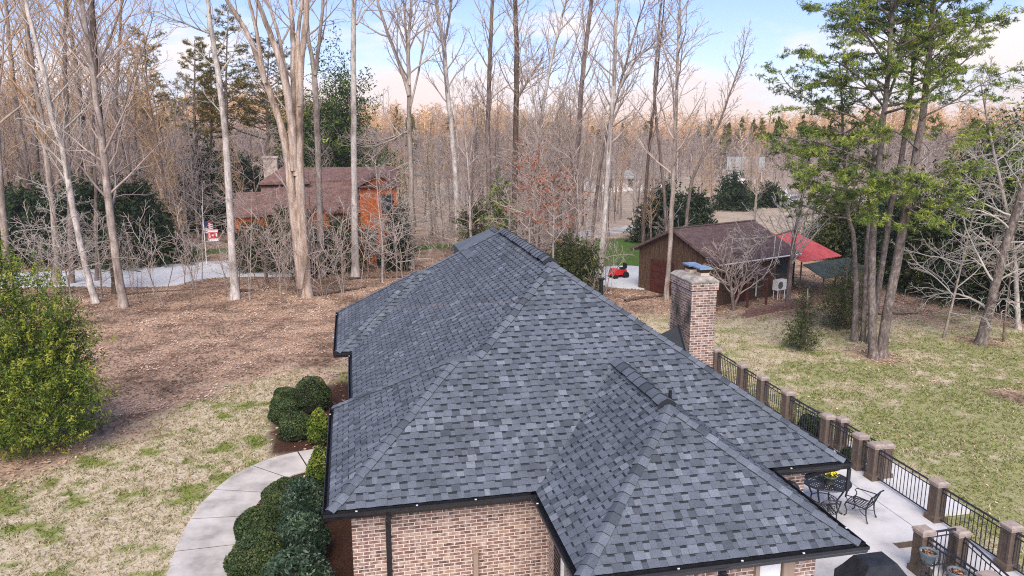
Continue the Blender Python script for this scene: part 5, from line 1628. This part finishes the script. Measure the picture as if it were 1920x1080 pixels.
SL = 'thin bare sapling in the leaf litter between the lawn and the neighbouring driveway'
SG = 'bare saplings at the wood edge'
SSP = lambda L, n: [(int(n * .7), .22, L * 1.25, .8, .05, .16, 6, 4, .014), (4, .25, -.5, .75, .03, .18, 4, 3, .010), (2, .25, -.5, .7, .02, .18, 3, 3, .0085)]
sap = [proto_tree(h, .028, SSP(L, n), b, tw, SL, 'bare_sapling', SG, st, .07) for h, L, n, b, tw, st in
       ((5.5, 1.5, 12, 'bark_pale', 'twig_pale', 1), (4.2, 1.4, 10, 'bark_pale', 'twig', 2), (6.5, 1.9, 12, 'bark_white', 'twig', 1), (3.6, 1.6, 6, 'bark_pale', 'twig', 2), (5.0, 1.8, 12, 'bark_brown', 'twig', 2), (4.6, 1.6, 12, 'bark_tan', 'twig_pale', 1))]
sspots = []
for a, b, v0, v1, n_ in ((60, 360, 525, 572, 14), (300, 660, 515, 566, 28), (480, 760, 500, 540, 16), (700, 860, 480, 530, 10), (1090, 1260, 480, 560, 10)):
    k = 0; tries = 0
    while k < n_ and tries < 600:
        tries += 1
        q = gp(rng.uniform(a, b), rng.uniform(v0, v1))
        if clear_of(q[0], q[1]) and all((q[0] - s[0]) ** 2 + (q[1] - s[1]) ** 2 > .5 for s in sspots):
            sspots.append((q[0], q[1])); k += 1
for i, (x, y) in enumerate(sspots):
    o = sap[i] if i < len(sap) else dup(sap[int(rng.integers(len(sap)))])
    s = rng.uniform(.6, 1.25)
    o.location = (x, y, float(gz(x, y))); o.rotation_euler = (0, 0, rng.uniform(0, 6.28)); o.scale = (s, s, s)


LG = 'fallen logs on the woodland floor'
for u, v, L, rz, r, lab in ((300, 548, 4.2, .15, .06, 'thin grey fallen log lying across the litter at the left wood edge'), (640, 548, 3.4, .5, .09, 'dark fallen log right of the many-stemmed tan tree'), (705, 522, 4.5, -.1, .08, 'fallen trunk lying before the orange wall by the bins'),
                            (455, 548, 1.2, .2, .12, 'short dark log end beside the white barked tree'), (1215, 560, 3.5, .35, .10, 'grey fallen log in the leaves left of the chimney'), (1650, 590, 4.0, -.2, .07, 'thin fallen pole behind the pine clump')):
    b = gp(u, v)
    P = np.column_stack([np.linspace(-L / 2, L / 2, 6), rng.normal(0, .07, 6), np.full(6, r * .8)])
    o = tubes_mesh('fallen_log', [(P, np.linspace(r, r * .55, 6), 8)], 'bark_dark')
    o.location = b; o.rotation_euler = (0, 0, rz); tag(o, lab, 'log', LG)

# far woods up to the hill line: nobody could count them
def far_mass(name, label, n, d0, d1, u0, u1, mat, hs, kind='bare', spread=None, size=.5):
    VS, QS, TN, off = [], [], [], 0
    pr = []
    for k in range(6):
        lines = []
        P = limb(np.array([0, 0, 0.]), np.array([0, 0, 1.0]), 1.0, 4, .05, .05)
        r = np.linspace(.009, .003, 5)
        lines.append((P, r, 3))
        sprout(lines, P, r, 0, [(20, .18, .26, .75, .06, .13, 3, 3, .0035), (5, .2, -.6, .8, .05, .16, 2, 3, .0030)])
        v, q, oo = [], [], 0
        for pts, rad, sides in lines:
            V = tube_verts(pts, rad, sides).reshape(-1, 3); m_ = len(pts)
            i = np.arange(m_ - 1)[:, None] * sides; j = np.arange(sides)[None, :]; kk = (j + 1) % sides
            q.append(np.stack([i + j, i + kk, i + sides + kk, i + sides + j], -1).reshape(-1, 4) + oo); v.append(V); oo += len(V)
        pr.append((np.concatenate(v), np.concatenate(q)))
    d = np.sqrt(rng.uniform(d0 ** 2, d1 ** 2, n)); u = rng.uniform(u0, u1, n)
    for k in range(n):
        q = at(u[k], 300, d[k]); v, f = pr[k % 6]
        h = rng.uniform(*hs); a = rng.uniform(0, 6.28); c, s = math.cos(a), math.sin(a)
        fat = 1.0 + d[k] / 260
        TN.append(np.full(len(f), np.clip(rng.normal(.5, .26), 0, 1)))
        V = np.column_stack([(v[:, 0] * c - v[:, 1] * s) * h * fat + q[0], (v[:, 0] * s + v[:, 1] * c) * h * fat + q[1], v[:, 2] * h + float(gz(q[0], q[1])) - .2])
        VS.append(V); QS.append(f + off); off += len(V)
    o = np_mesh(name, np.concatenate(VS), np.concatenate(QS), mat, None, np.concatenate(TN), False)
    return tag(o, label, 'forest', kind='stuff')


far_mass('far_forest', 'grey pink bare woods filling the valley in the distance', 1700, 108, 250, -250, 2200, 'twig_far', (4.5, 9.5))
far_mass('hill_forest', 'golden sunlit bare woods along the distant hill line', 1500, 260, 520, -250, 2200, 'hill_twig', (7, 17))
n = 260
d = rng.uniform(150, 480, n); u = rng.uniform(-200, 2150, n)
P, tn = [], []
for k in range(n):
    q = at(u[k], 300, d[k]); h = rng.uniform(7, 13); g0 = float(gz(q[0], q[1])); m_ = 90
    hh = rng.random(m_) ** .8; rr = (1 - hh) ** .7 * h * .22 * np.sqrt(rng.random(m_)); a = rng.uniform(0, 6.28, m_)
    P.append(np.column_stack([q[0] + np.cos(a) * rr, q[1] + np.sin(a) * rr, g0 + hh * h])); tn.append(np.full(m_, rng.normal(.45 if d[k] < 330 else .7, .15)) + rng.normal(0, .1, m_))
o = leaf_mesh('far_conifers', np.concatenate(P), 1.5, 'needle_sunlit', None, np.concatenate(tn), .5)
tag(o, 'small conifers scattered through the distant woods', 'forest', kind='stuff')

# ================================================================ NEIGHBOURING BUILDINGS
# brown garage on the right
A0 = gp(1338, 575); A0[2] = float(gz(A0[0], A0[1]))
AU = np.array([math.sin(R(68)), math.cos(R(68))]); AV = np.array([-AU[1], AU[0]])
Wp = lambda a, b, z: (A0[0] + AU[0] * a + AV[0] * b, A0[1] + AU[1] * a + AV[1] * b, A0[2] + z)
gar = thing('brown_garage', 'brown board garage with a large brown gable roof right of the chimney', 'garage')
GL, GWd, GE_, GRz = 6.4, 6.0, 2.65, 3.95
mb = MB()
mb.poly([Wp(0, 0, 0), Wp(0, GWd, 0), Wp(0, GWd, GE_), Wp(0, GWd / 2, GRz - .05), Wp(0, 0, GE_)])
mb.poly([Wp(GL, 0, 0), Wp(GL, GWd, 0), Wp(GL, GWd, GE_), Wp(GL, GWd / 2, GRz - .05), Wp(GL, 0, GE_)][::-1])
mb.poly([Wp(0, 0, 0), Wp(0, 0, GE_), Wp(GL, 0, GE_), Wp(GL, 0, 0)]); mb.poly([Wp(0, GWd, 0), Wp(GL, GWd, 0), Wp(GL, GWd, GE_), Wp(0, GWd, GE_)])
for k in range(16):     # battens on the gable
    b = .2 + k * .375; zt = GE_ + (GRz - GE_) * (1 - abs(b - 3) / 3) - .1
    q = [Wp(-.035, b - .03, 0), Wp(-.035, b + .03, 0), Wp(-.035, b + .03, zt), Wp(-.035, b - .03, zt)]
    mb.poly(q)
mb.build('wall', 'brownwall', gar)
mb = MB()
for s in (0, 1):
    b0, b1 = (-.45, GWd / 2) if s == 0 else (GWd + .45, GWd / 2)
    z0 = GE_ - .2; z1 = GRz + .06
    top = [Wp(-.4, b0, z0), Wp(GL + .4, b0, z0), Wp(GL + .4, b1, z1), Wp(-.4, b1, z1)]
    mb.poly(top); mb.poly([(p[0], p[1], p[2] - .14) for p in top][::-1])
    for k in range(4):
        a, b = top[k], top[(k + 1) % 4]
        mb.poly([a, (a[0], a[1], a[2] - .14), (b[0], b[1], b[2] - .14), b])
grf = mb.build('roof', 'brownroof', gar)
mb = MB(); mb.tube([Wp(-.42, GWd / 2, GRz + .08), Wp(GL + .42, GWd / 2, GRz + .08)], .06, 6); mb.build('ridge_cap', 'brownroof', grf)
mb = MB(); mb.tube([Wp(-.3, -.52, GE_ - .25), Wp(GL + .3, -.52, GE_ - .25)], .045, 6); mb.build('gutter', 'white', gar)
mb = MB(); mb.tube([Wp(3.35, -.5, GE_ - .3), Wp(3.35, -.12, GE_ - .5), Wp(3.35, -.12, .2)], .045, 6); mb.build('downspout', 'white', gar)
for b in (1.35, 4.0):
    mb = MB(); mb.poly([Wp(-.05, b - .95, 0), Wp(-.05, b + .95, 0), Wp(-.05, b + .95, 2.0), Wp(-.05, b - .95, 2.0)])
    for k in range(5):
        mb.poly([Wp(-.065, b - .85, .1 + k * .4), Wp(-.065, b + .85, .1 + k * .4), Wp(-.065, b + .85, .4 + k * .4), Wp(-.065, b - .85, .4 + k * .4)])
    mb.build('garage_door', 'redpaint', gar)
# porch roof on its long side with red posts
mb = MB()
q = [Wp(1.2, -.02, 2.35), Wp(3.0, -.02, 2.35), Wp(3.0, -1.3, 1.85), Wp(1.2, -1.3, 1.85)]
mb.poly(q); mb.poly([(p[0], p[1], p[2] - .12) for p in q][::-1])
for k in range(4):
    a, b = q[k], q[(k + 1) % 4]; mb.poly([a, (a[0], a[1], a[2] - .12), (b[0], b[1], b[2] - .12), b])
pr_ = mb.build('porch_roof', 'brownroof', gar)
for a in (1.3, 2.9):
    mb = MB(); mb.tube([Wp(a, -1.2, 0), Wp(a, -1.2, 1.75)], .08, 4); mb.build('post', 'redpaint', pr_)
mb = MB(); mb.poly([Wp(1.5, -.04, 0), Wp(2.5, -.04, 0), Wp(2.5, -.04, 2.0), Wp(1.5, -.04, 2.0)]); mb.build('door', 'redpaint', gar)
mb = MB(); mb.poly([Wp(5.2, -.04, 1.1), Wp(6.2, -.04, 1.1), Wp(6.2, -.04, 2.0), Wp(5.2, -.04, 2.0)]); mb.build('window', 'glass', gar)
# carport with red ribbed roof, green canvas lean-to
cp = thing('carport', 'carport with bright red ribbed metal roof joined behind the brown garage', 'carport')
mb = MB()
c0, c1 = Wp(GL + .1, 2.6, 2.95), Wp(GL + 4.0, 2.6, 2.95)
n_ = 26
for k in range(n_):
    a0 = GL + .1 + 3.9 * k / n_; a1 = GL + .1 + 3.9 * (k + 1) / n_; am = (a0 + a1) / 2
    for x0, z0, x1, z1 in ((a0, 0, am, .06), (am, .06, a1, 0)):
        mb.poly([Wp(x0, -.8, 1.95 + z0), Wp(x1, -.8, 1.95 + z1), Wp(x1, 2.6, 3.05 + z1), Wp(x0, 2.6, 3.05 + z0)])
mb.build('roof', 'redmetal', cp)
for a, b in ((GL + .3, -.6), (GL + 3.8, -.6), (GL + .3, 2.4), (GL + 3.8, 2.4)):
    mb = MB(); mb.tube([Wp(a, b, 0), Wp(a, b, 1.9 + (b + .8) * .3)], .06, 4); mb.build('post', 'brownwall', cp)
mb = MB()
q = [Wp(GL + .1, -.85, 1.85), Wp(GL + 4.6, -.85, 1.85), Wp(GL + 4.6, -2.3, 1.25), Wp(GL + .1, -2.3, 1.25)]
mb.poly(q); mb.poly([(p[0], p[1], p[2] - .05) for p in q][::-1])
for k in range(4):
    a, b = q[k], q[(k + 1) % 4]; mb.poly([a, (a[0], a[1], a[2] - .05), (b[0], b[1], b[2] - .05), b])
aw = mb.build('canvas_awning', 'greentarp', cp)
for a in (GL + .2, GL + 2.3, GL + 4.4):
    mb = MB(); mb.tube([Wp(a, -2.2, 0), Wp(a, -2.2, 1.25)], .05, 4); mb.build('post', 'redpaint', aw)
mb = MB(); mb.poly([Wp(GL + .2, 2.4, 0), Wp(GL + 3.9, 2.4, 0), Wp(GL + 3.9, 2.4, 2.8), Wp(GL + .2, 2.4, 2.8)]); mb.build('wall', 'brownwall', cp)
ac = thing('air_conditioner', 'white outdoor air conditioning unit on a stand at the garage wall', 'air conditioner')
b = Wp(4.6, -.75, .55)
mb = MB(); mb.box((b[0], b[1], b[2] + .30), (.80, .34, .58), R(22)); mb.build('casing', 'white', ac)
mb = MB(); mb.tube([Wp(4.45, -.93, .85), Wp(4.45, -.95, .85)], .21, 20)
mb.build('fan_grille', 'greypot', ac)
mb = MB()
for a, c in ((4.3, -.9), (4.9, -.9), (4.3, -.6), (4.9, -.6)):
    mb.tube([Wp(a, c, 0), Wp(a, c, .57)], .025, 4)
mb.build('stand', 'white', ac)
mb = MB()
for k in range(30):
    a = -.4 + k * .3
    for h in (0, 1):
        mb.box(Wp(a + .15 * h, -2.6, .1 + h * .17), (.28, .3, .16), R(22))
tag(mb.build('retaining_wall', 'redroof_sh'), 'low reddish block retaining wall in front of the brown garage', 'wall')

# orange house on the left
oh = thing('orange_house', 'orange wooden house with brown roofs half hidden behind the tan tree', 'house')
OG = -.55; OY = 41.8
mb = MB()
mb.box((-1.3, OY + 4, OG + 2.2), (8.8, 8.0, 4.4)); mb.box((2.0, OY + 2.6, OG + 2.95), (2.5, 6.0, 5.9)); mb.box((-6.7, OY + 4.2, OG + 1.9), (2.2, 5, 3.8))
mb.poly([(.75, OY - .42, 5.34), (3.25, OY - .42, 5.34), (2.0, OY - .42, 6.05)])
mb.build('wall', 'orange', oh)


def slab(mb, q, th=.16):
    mb.poly(q); mb.poly([(p[0], p[1], p[2] - th) for p in q][::-1])
    for k in range(len(q)):
        a, b = q[k], q[(k + 1) % len(q)]
        mb.poly([a, (a[0], a[1], a[2] - th), (b[0], b[1], b[2] - th), b])


mb = MB()
slab(mb, [(-5.9, OY - .5, 3.55), (.72, OY - .5, 3.55), (.72, OY + 2.0, 5.5), (-5.9, OY + 2.0, 5.5)])
slab(mb, [(-5.9, OY + 8.4, 3.6), (-5.9, OY + 4.2, 6.2), (3.6, OY + 4.2, 6.2), (3.6, OY + 8.4, 3.6)])
slab(mb, [(-3.6, OY + 1.8, 5.5), (3.6, OY + 1.8, 5.5), (3.6, OY + 4.2, 6.3), (-3.2, OY + 4.2, 6.3)])
orf = mb.build('roof', 'redroof_sh', oh)
mb = MB()
slab(mb, [(-6.0, OY + 1.2, 5.45), (-2.6, OY + 1.2, 5.45), (-4.1, OY + 3.2, 6.7)]); slab(mb, [(-6.0, OY + 1.2, 5.45), (-4.1, OY + 3.2, 6.7), (-4.1, OY + 6, 6.7), (-6.0, OY + 7, 5.3)]); slab(mb, [(-2.6, OY + 1.2, 5.45), (-2.6, OY + 7, 5.3), (-4.1, OY + 6, 6.7), (-4.1, OY + 3.2, 6.7)])
mb.build('roof', 'redroof_sh', oh)
mb = MB()
slab(mb, [(-7.9, OY + 1.4, 3.2), (-5.8, OY + 1.4, 3.2), (-5.8, OY + 4, 4.6), (-7.9, OY + 4, 4.6)]); mb.build('roof', 'redroof_sh', oh)
mb = MB()
slab(mb, [(.5, OY - .8, 5.22), (2.0, OY - .8, 6.15), (2.0, OY + 4, 6.15), (.5, OY + 4, 5.22)]); slab(mb, [(2.0, OY - .8, 6.15), (3.5, OY - .8, 5.22), (3.5, OY + 4, 5.22), (2.0, OY + 4, 6.15)])
slab(mb, [(.7, OY - .75, 5.2), (3.3, OY - .75, 5.2), (3.3, OY - .4, 5.34), (.7, OY - .4, 5.34)], .06)
mb.build('roof', 'redroof_sh', oh)
# dormer
dm = MB(); dm.poly([(-2.75, OY - .62, 2.2), (-1.35, OY - .62, 2.2), (-1.35, OY - .62, 3.3), (-2.05, OY - .62, 4.05), (-2.75, OY - .62, 3.3)])
dm.poly([(-2.75, OY - .62, 2.2), (-2.75, OY - .62, 3.3), (-2.75, OY + .5, 3.3), (-2.75, OY + .5, 2.2)]); dm.poly([(-1.35, OY - .62, 2.2), (-1.35, OY - .62, 3.3), (-1.35, OY + .5, 3.3), (-1.35, OY + .5, 2.2)])
dmo = dm.build('dormer', 'orange', oh)
mb = MB(); slab(mb, [(-3.0, OY - .9, 3.05), (-2.05, OY - .9, 4.15), (-2.05, OY + 1.2, 4.15), (-3.0, OY + .4, 3.05)], .12); slab(mb, [(-2.05, OY - .9, 4.15), (-1.1, OY - .9, 3.05), (-1.1, OY + .4, 3.05), (-2.05, OY + 1.2, 4.15)], .12)
mb.build('dormer_roof', 'redroof_sh', dmo)
for x, z, w_, h_, y in ((-4.9, 1.6, .9, 1.5, OY - .03), (-3.6, 1.2, .9, 1.5, OY - .03), (-.6, 1.3, .9, 1.5, OY - .03), (2.6, 3.9, .7, 1.3, OY - .43), (1.4, 1.4, .8, 1.5, OY - .43), (-6.6, 1.9, .7, 1.2, OY + 1.66)):
    mb = MB(); mb.box((x, y, z), (w_ + .16, .06, h_ + .16)); wf = mb.build('window', 'brownwall', oh)
    mb = MB(); mb.box((x, y - .02, z), (w_, .06, h_)); mb.build('pane', 'glass', wf)
mb = MB(); mb.box((-5.35, OY + 3.6, 6.3), (.95, .95, 1.5)); mb.box((-5.35, OY + 3.6, 7.08), (1.1, 1.1, .14)); mb.build('chimney', 'stonechim', oh)

# rubbish bins beside it
for u, v, lab in ((714, 497, 'dark wheeled rubbish bin on the left of the pair by the orange wall'), (738, 494, 'dark green wheeled rubbish bin on the right of the pair by the orange wall')):
    b = gp(u, v); t = thing('rubbish_bin', lab, 'bin', b, 'rubbish bins by the orange house')
    mb = MB(); mb.box((0, 0, .5), (.52, .55, .95)); mb.build('body', 'bin', t)
    mb = MB(); mb.box((0, 0, 1.01), (.62, .68, .07)); mb.box((0, -.02, 1.06), (.5, .5, .04), taper=.8); mb.build('lid', 'bin', t)
    mb = MB(); mb.tube([(-.3, .25, .1), (-.22, .25, .1)], .1, 12); mb.tube([(.22, .25, .1), (.3, .25, .1)], .1, 12); mb.build('wheels', 'tyre', t)

# flags on a pole at the driveway
b = gp(388, 500)
fpz = thing('flag_pole', 'white pole with a striped flag and a red and white banner by the driveway', 'flag', b)
fpz.scale = (.8, .8, .8)
mb = MB(); mb.tube([(0, 0, 0), (0, 0, 5.2)], .035, 8); mb.lathe((0, 0, 5.2), [(0, 0), (.06, .05), (0, .1)], 8); mb.build('pole', 'white', fpz)


def flag(x0, x1, z0, z1, y, stripes, canton, skew):
    mb = MB(); nxx = 8
    P = lambda s, z: (x0 + (x1 - x0) * s, y + .06 * math.sin(s * 7), z - skew * s)
    for k in range(stripes):
        a, c = z0 + (z1 - z0) * k / stripes, z0 + (z1 - z0) * (k + 1) / stripes
        for i in range(nxx):
            mb.poly([P(i / nxx, a), P((i + 1) / nxx, a), P((i + 1) / nxx, c), P(i / nxx, c)], mi=(2 if canton and i < 4 and k >= stripes // 2 else (0 if k % 2 == 0 else 1)))
    return mb


flag(.06, .75, 2.9, 4.0, 0, 13, True, .25).build('flag', ['redbright', 'white', 'navy'], fpz)
mb = MB()
bx0, bz0 = .35, 2.25
mb.box((bx0 + .4, -.25, bz0 + .5), (.85, .02, 1.0), mi=0)
for (x, z, w_, h_) in ((.0, .86, .85, .16), (.0, .12, .85, .22), (-.28, .5, .14, .4), (.28, .55, .12, .3), (0, .52, .2, .12)):
    mb.box((bx0 + .4 + x, -.268, bz0 + z), (w_ * .96, .012, h_), mi=1)
mb.tube([(0, 0, bz0 + 1.02), (bx0 + .85, -.25, bz0 + 1.02)], .015, 5, mi=1)
mb.build('banner', ['redbright', 'white'], fpz)

# low shed far left, garden rocks
b = gp(95, 497)
sh = thing('garden_shed', 'low open shed with weathered grey roof behind the leftmost trunks', 'shed', b)
mb = MB(); slab(mb, [(-2.4, -.6, 1.3), (2.6, -.6, 1.3), (2.2, 1.2, 2.5), (-1.6, 1.2, 2.5)], .15); slab(mb, [(-1.6, 1.2, 2.5), (2.2, 1.2, 2.5), (2.6, 3.0, 1.3), (-2.4, 3.0, 1.3)], .15); mb.build('roof', 'mortar_cap', sh)
for x in (-2.1, 0, 2.3):
    mb = MB(); mb.box((x, -.3, .6), (.14, .14, 1.3)); mb.build('post', 'brownwall', sh)
mb = MB(); mb.box((.1, 2.4, .6), (4.4, .12, 1.25)); mb.build('wall', 'brownwall', sh)
for k in range(7):
    b = gp(232 + k * 6.5, 500 - k * .4 + rng.uniform(-2, 2))
    mb = MB(); s = rng.uniform(.25, .45)
    mb.lathe((0, 0, -.05), [(0, 0), (s * .9, .05), (s, s * .35), (s * .6, s * .8), (0, s * .9)], 7)
    o = mb.build('garden_rock', 'stonechim'); o.location = b; o.scale = (1, rng.uniform(.6, 1), 1); o.rotation_euler = (0, 0, k)
    tag(o, 'pale rounded rock in the row edging the bed beyond the driveway', 'rock', 'rocks edging the driveway bed')

# red garden tractor on the right driveway
b = gp(1160, 522)
wb = thing('garden_tractor', 'small bright red garden tractor on the driveway left of the garage', 'tractor', b); wb.rotation_euler = (0, 0, .3); wb.scale = (.78, .78, .78)
mb = MB(); mb.box((-.1, 0, .55), (1.5, .62, .42), taper=.92); mb.box((-.55, 0, .82), (.55, .5, .18), taper=.8); mb.build('body', 'redbright', wb)
mb = MB(); mb.box((.4, 0, .85), (.42, .46, .1)); mb.box((.62, 0, 1.05), (.1, .44, .4)); mb.build('seat', 'tyre', wb)
mb = MB(); mb.tube([(-.2, 0, .8), (-.05, 0, 1.12)], .02, 5); mb.tube([(-.05 + .0, .15 * math.cos(a), 1.12 + .1 * math.sin(a)) for a in np.linspace(0, 6.28, 12)], .018, 4); mb.build('steering_wheel', 'tyre', wb)
for x, r in ((-.6, .2), (.45, .3)):
    for y in (-.36, .36):
        mb = MB(); mb.tube([(x, y - .09, r), (x, y + .09, r)], r, 14); mb.build('wheel', 'tyre', wb)


# far houses and vehicles
def far_house(name, label, u, v, dist, L, Dp, hw, hr, rz, wmat, rmat):
    b = at(u, v, dist); b[2] = float(gz(b[0], b[1]))
    t = thing(name, label, 'house', b); t.rotation_euler = (0, 0, rz)
    mb = MB(); mb.box((0, 0, hw / 2), (L, Dp, hw))
    for s in (-1, 1):
        mb.poly([(s * L / 2, -Dp / 2, hw), (s * L / 2, Dp / 2, hw), (s * L / 2, 0, hr - .05)])
    mb.build('wall', wmat, t)
    mb = MB()
    for s in (-1, 1):
        slab(mb, [(-L / 2 - .4, s * (Dp / 2 + .4), hw - .2), (L / 2 + .4, s * (Dp / 2 + .4), hw - .2), (L / 2 + .4, 0, hr), (-L / 2 - .4, 0, hr)], .15)
    mb.build('roof', rmat, t)
    for k in range(3):
        mb = MB(); mb.box((-L / 2 + L * (k + .7) / 3.4, -Dp / 2 - .03, hw * .55), (.9, .06, 1.2)); mb.build('window', 'glass', t)
    mb = MB(); mb.box((L * .4, -Dp / 2 - .03, 1.0), (.9, .07, 2.0)); mb.build('door', 'brownwall', t)


far_house('white_house', 'long low white building across the field behind the mottled trunk', 1165, 355, 124, 13, 5, 2.3, 3.2, .25, 'white', 'greyroof')
far_house('white_house', 'white house with pale grey green roof far beyond the garage ridge', 1396, 345, 146, 6, 5.5, 2.8, 4.8, -.5, 'white', 'greyroof')


def car(label, u, v, dist, rz, mat):
    b = at(u, v, dist); b[2] = float(gz(b[0], b[1]))
    t = thing('parked_car', label, 'car', b, 'cars parked beyond the garage'); t.rotation_euler = (0, 0, rz)
    mb = MB(); mb.box((0, 0, .62), (4.5, 1.8, .62), taper=.95); mb.box((-.2, 0, 1.15), (2.5, 1.6, .5), taper=.78); mb.build('body', mat, t)
    mb = MB()
    for s in (-1, 1):
        mb.poly([(-1.3, s * .79, .97), (.9, s * .79, .97), (.7, s * .70, 1.32), (-1.1, s * .70, 1.32)])
    mb.build('window', 'glass', t)
    for x in (-1.4, 1.4):
        for y in (-.85, .85):
            mb = MB(); mb.tube([(x, y - .1, .33), (x, y + .1, .33)], .33, 14); mb.build('wheel', 'tyre', t)


car('white parked car beyond the right end of the brown garage roof', 1445, 405, 112, .3, 'carpaint')
car('white parked car half hidden behind the grey tree at the red roof', 1478, 432, 96, .5, 'carpaint')
car('pale parked car glimpsed between the right pine stems', 1775, 545, 52, .2, 'carpaint')


# ================================================================ AIR
mb = MB(); mb.box((0, 0, 20.5), (1620, 1620, 57.0))
m = bpy.data.materials.new('haze'); m.use_nodes = True
t = m.node_tree; t.nodes.clear()
ho = t.nodes.new('ShaderNodeOutputMaterial'); hv = t.nodes.new('ShaderNodeVolumePrincipled')
hv.inputs['Density'].default_value = 0.0004
hv.inputs['Color'].default_value = (0.97, 0.94, 0.96, 1)
hv.inputs['Anisotropy'].default_value = 0.2
t.links.new(hv.outputs[0], ho.inputs['Volume'])
M['haze'] = m
tag(mb.build('haze', 'haze'), 'thin pale evening air between the trees', 'haze', kind='stuff')
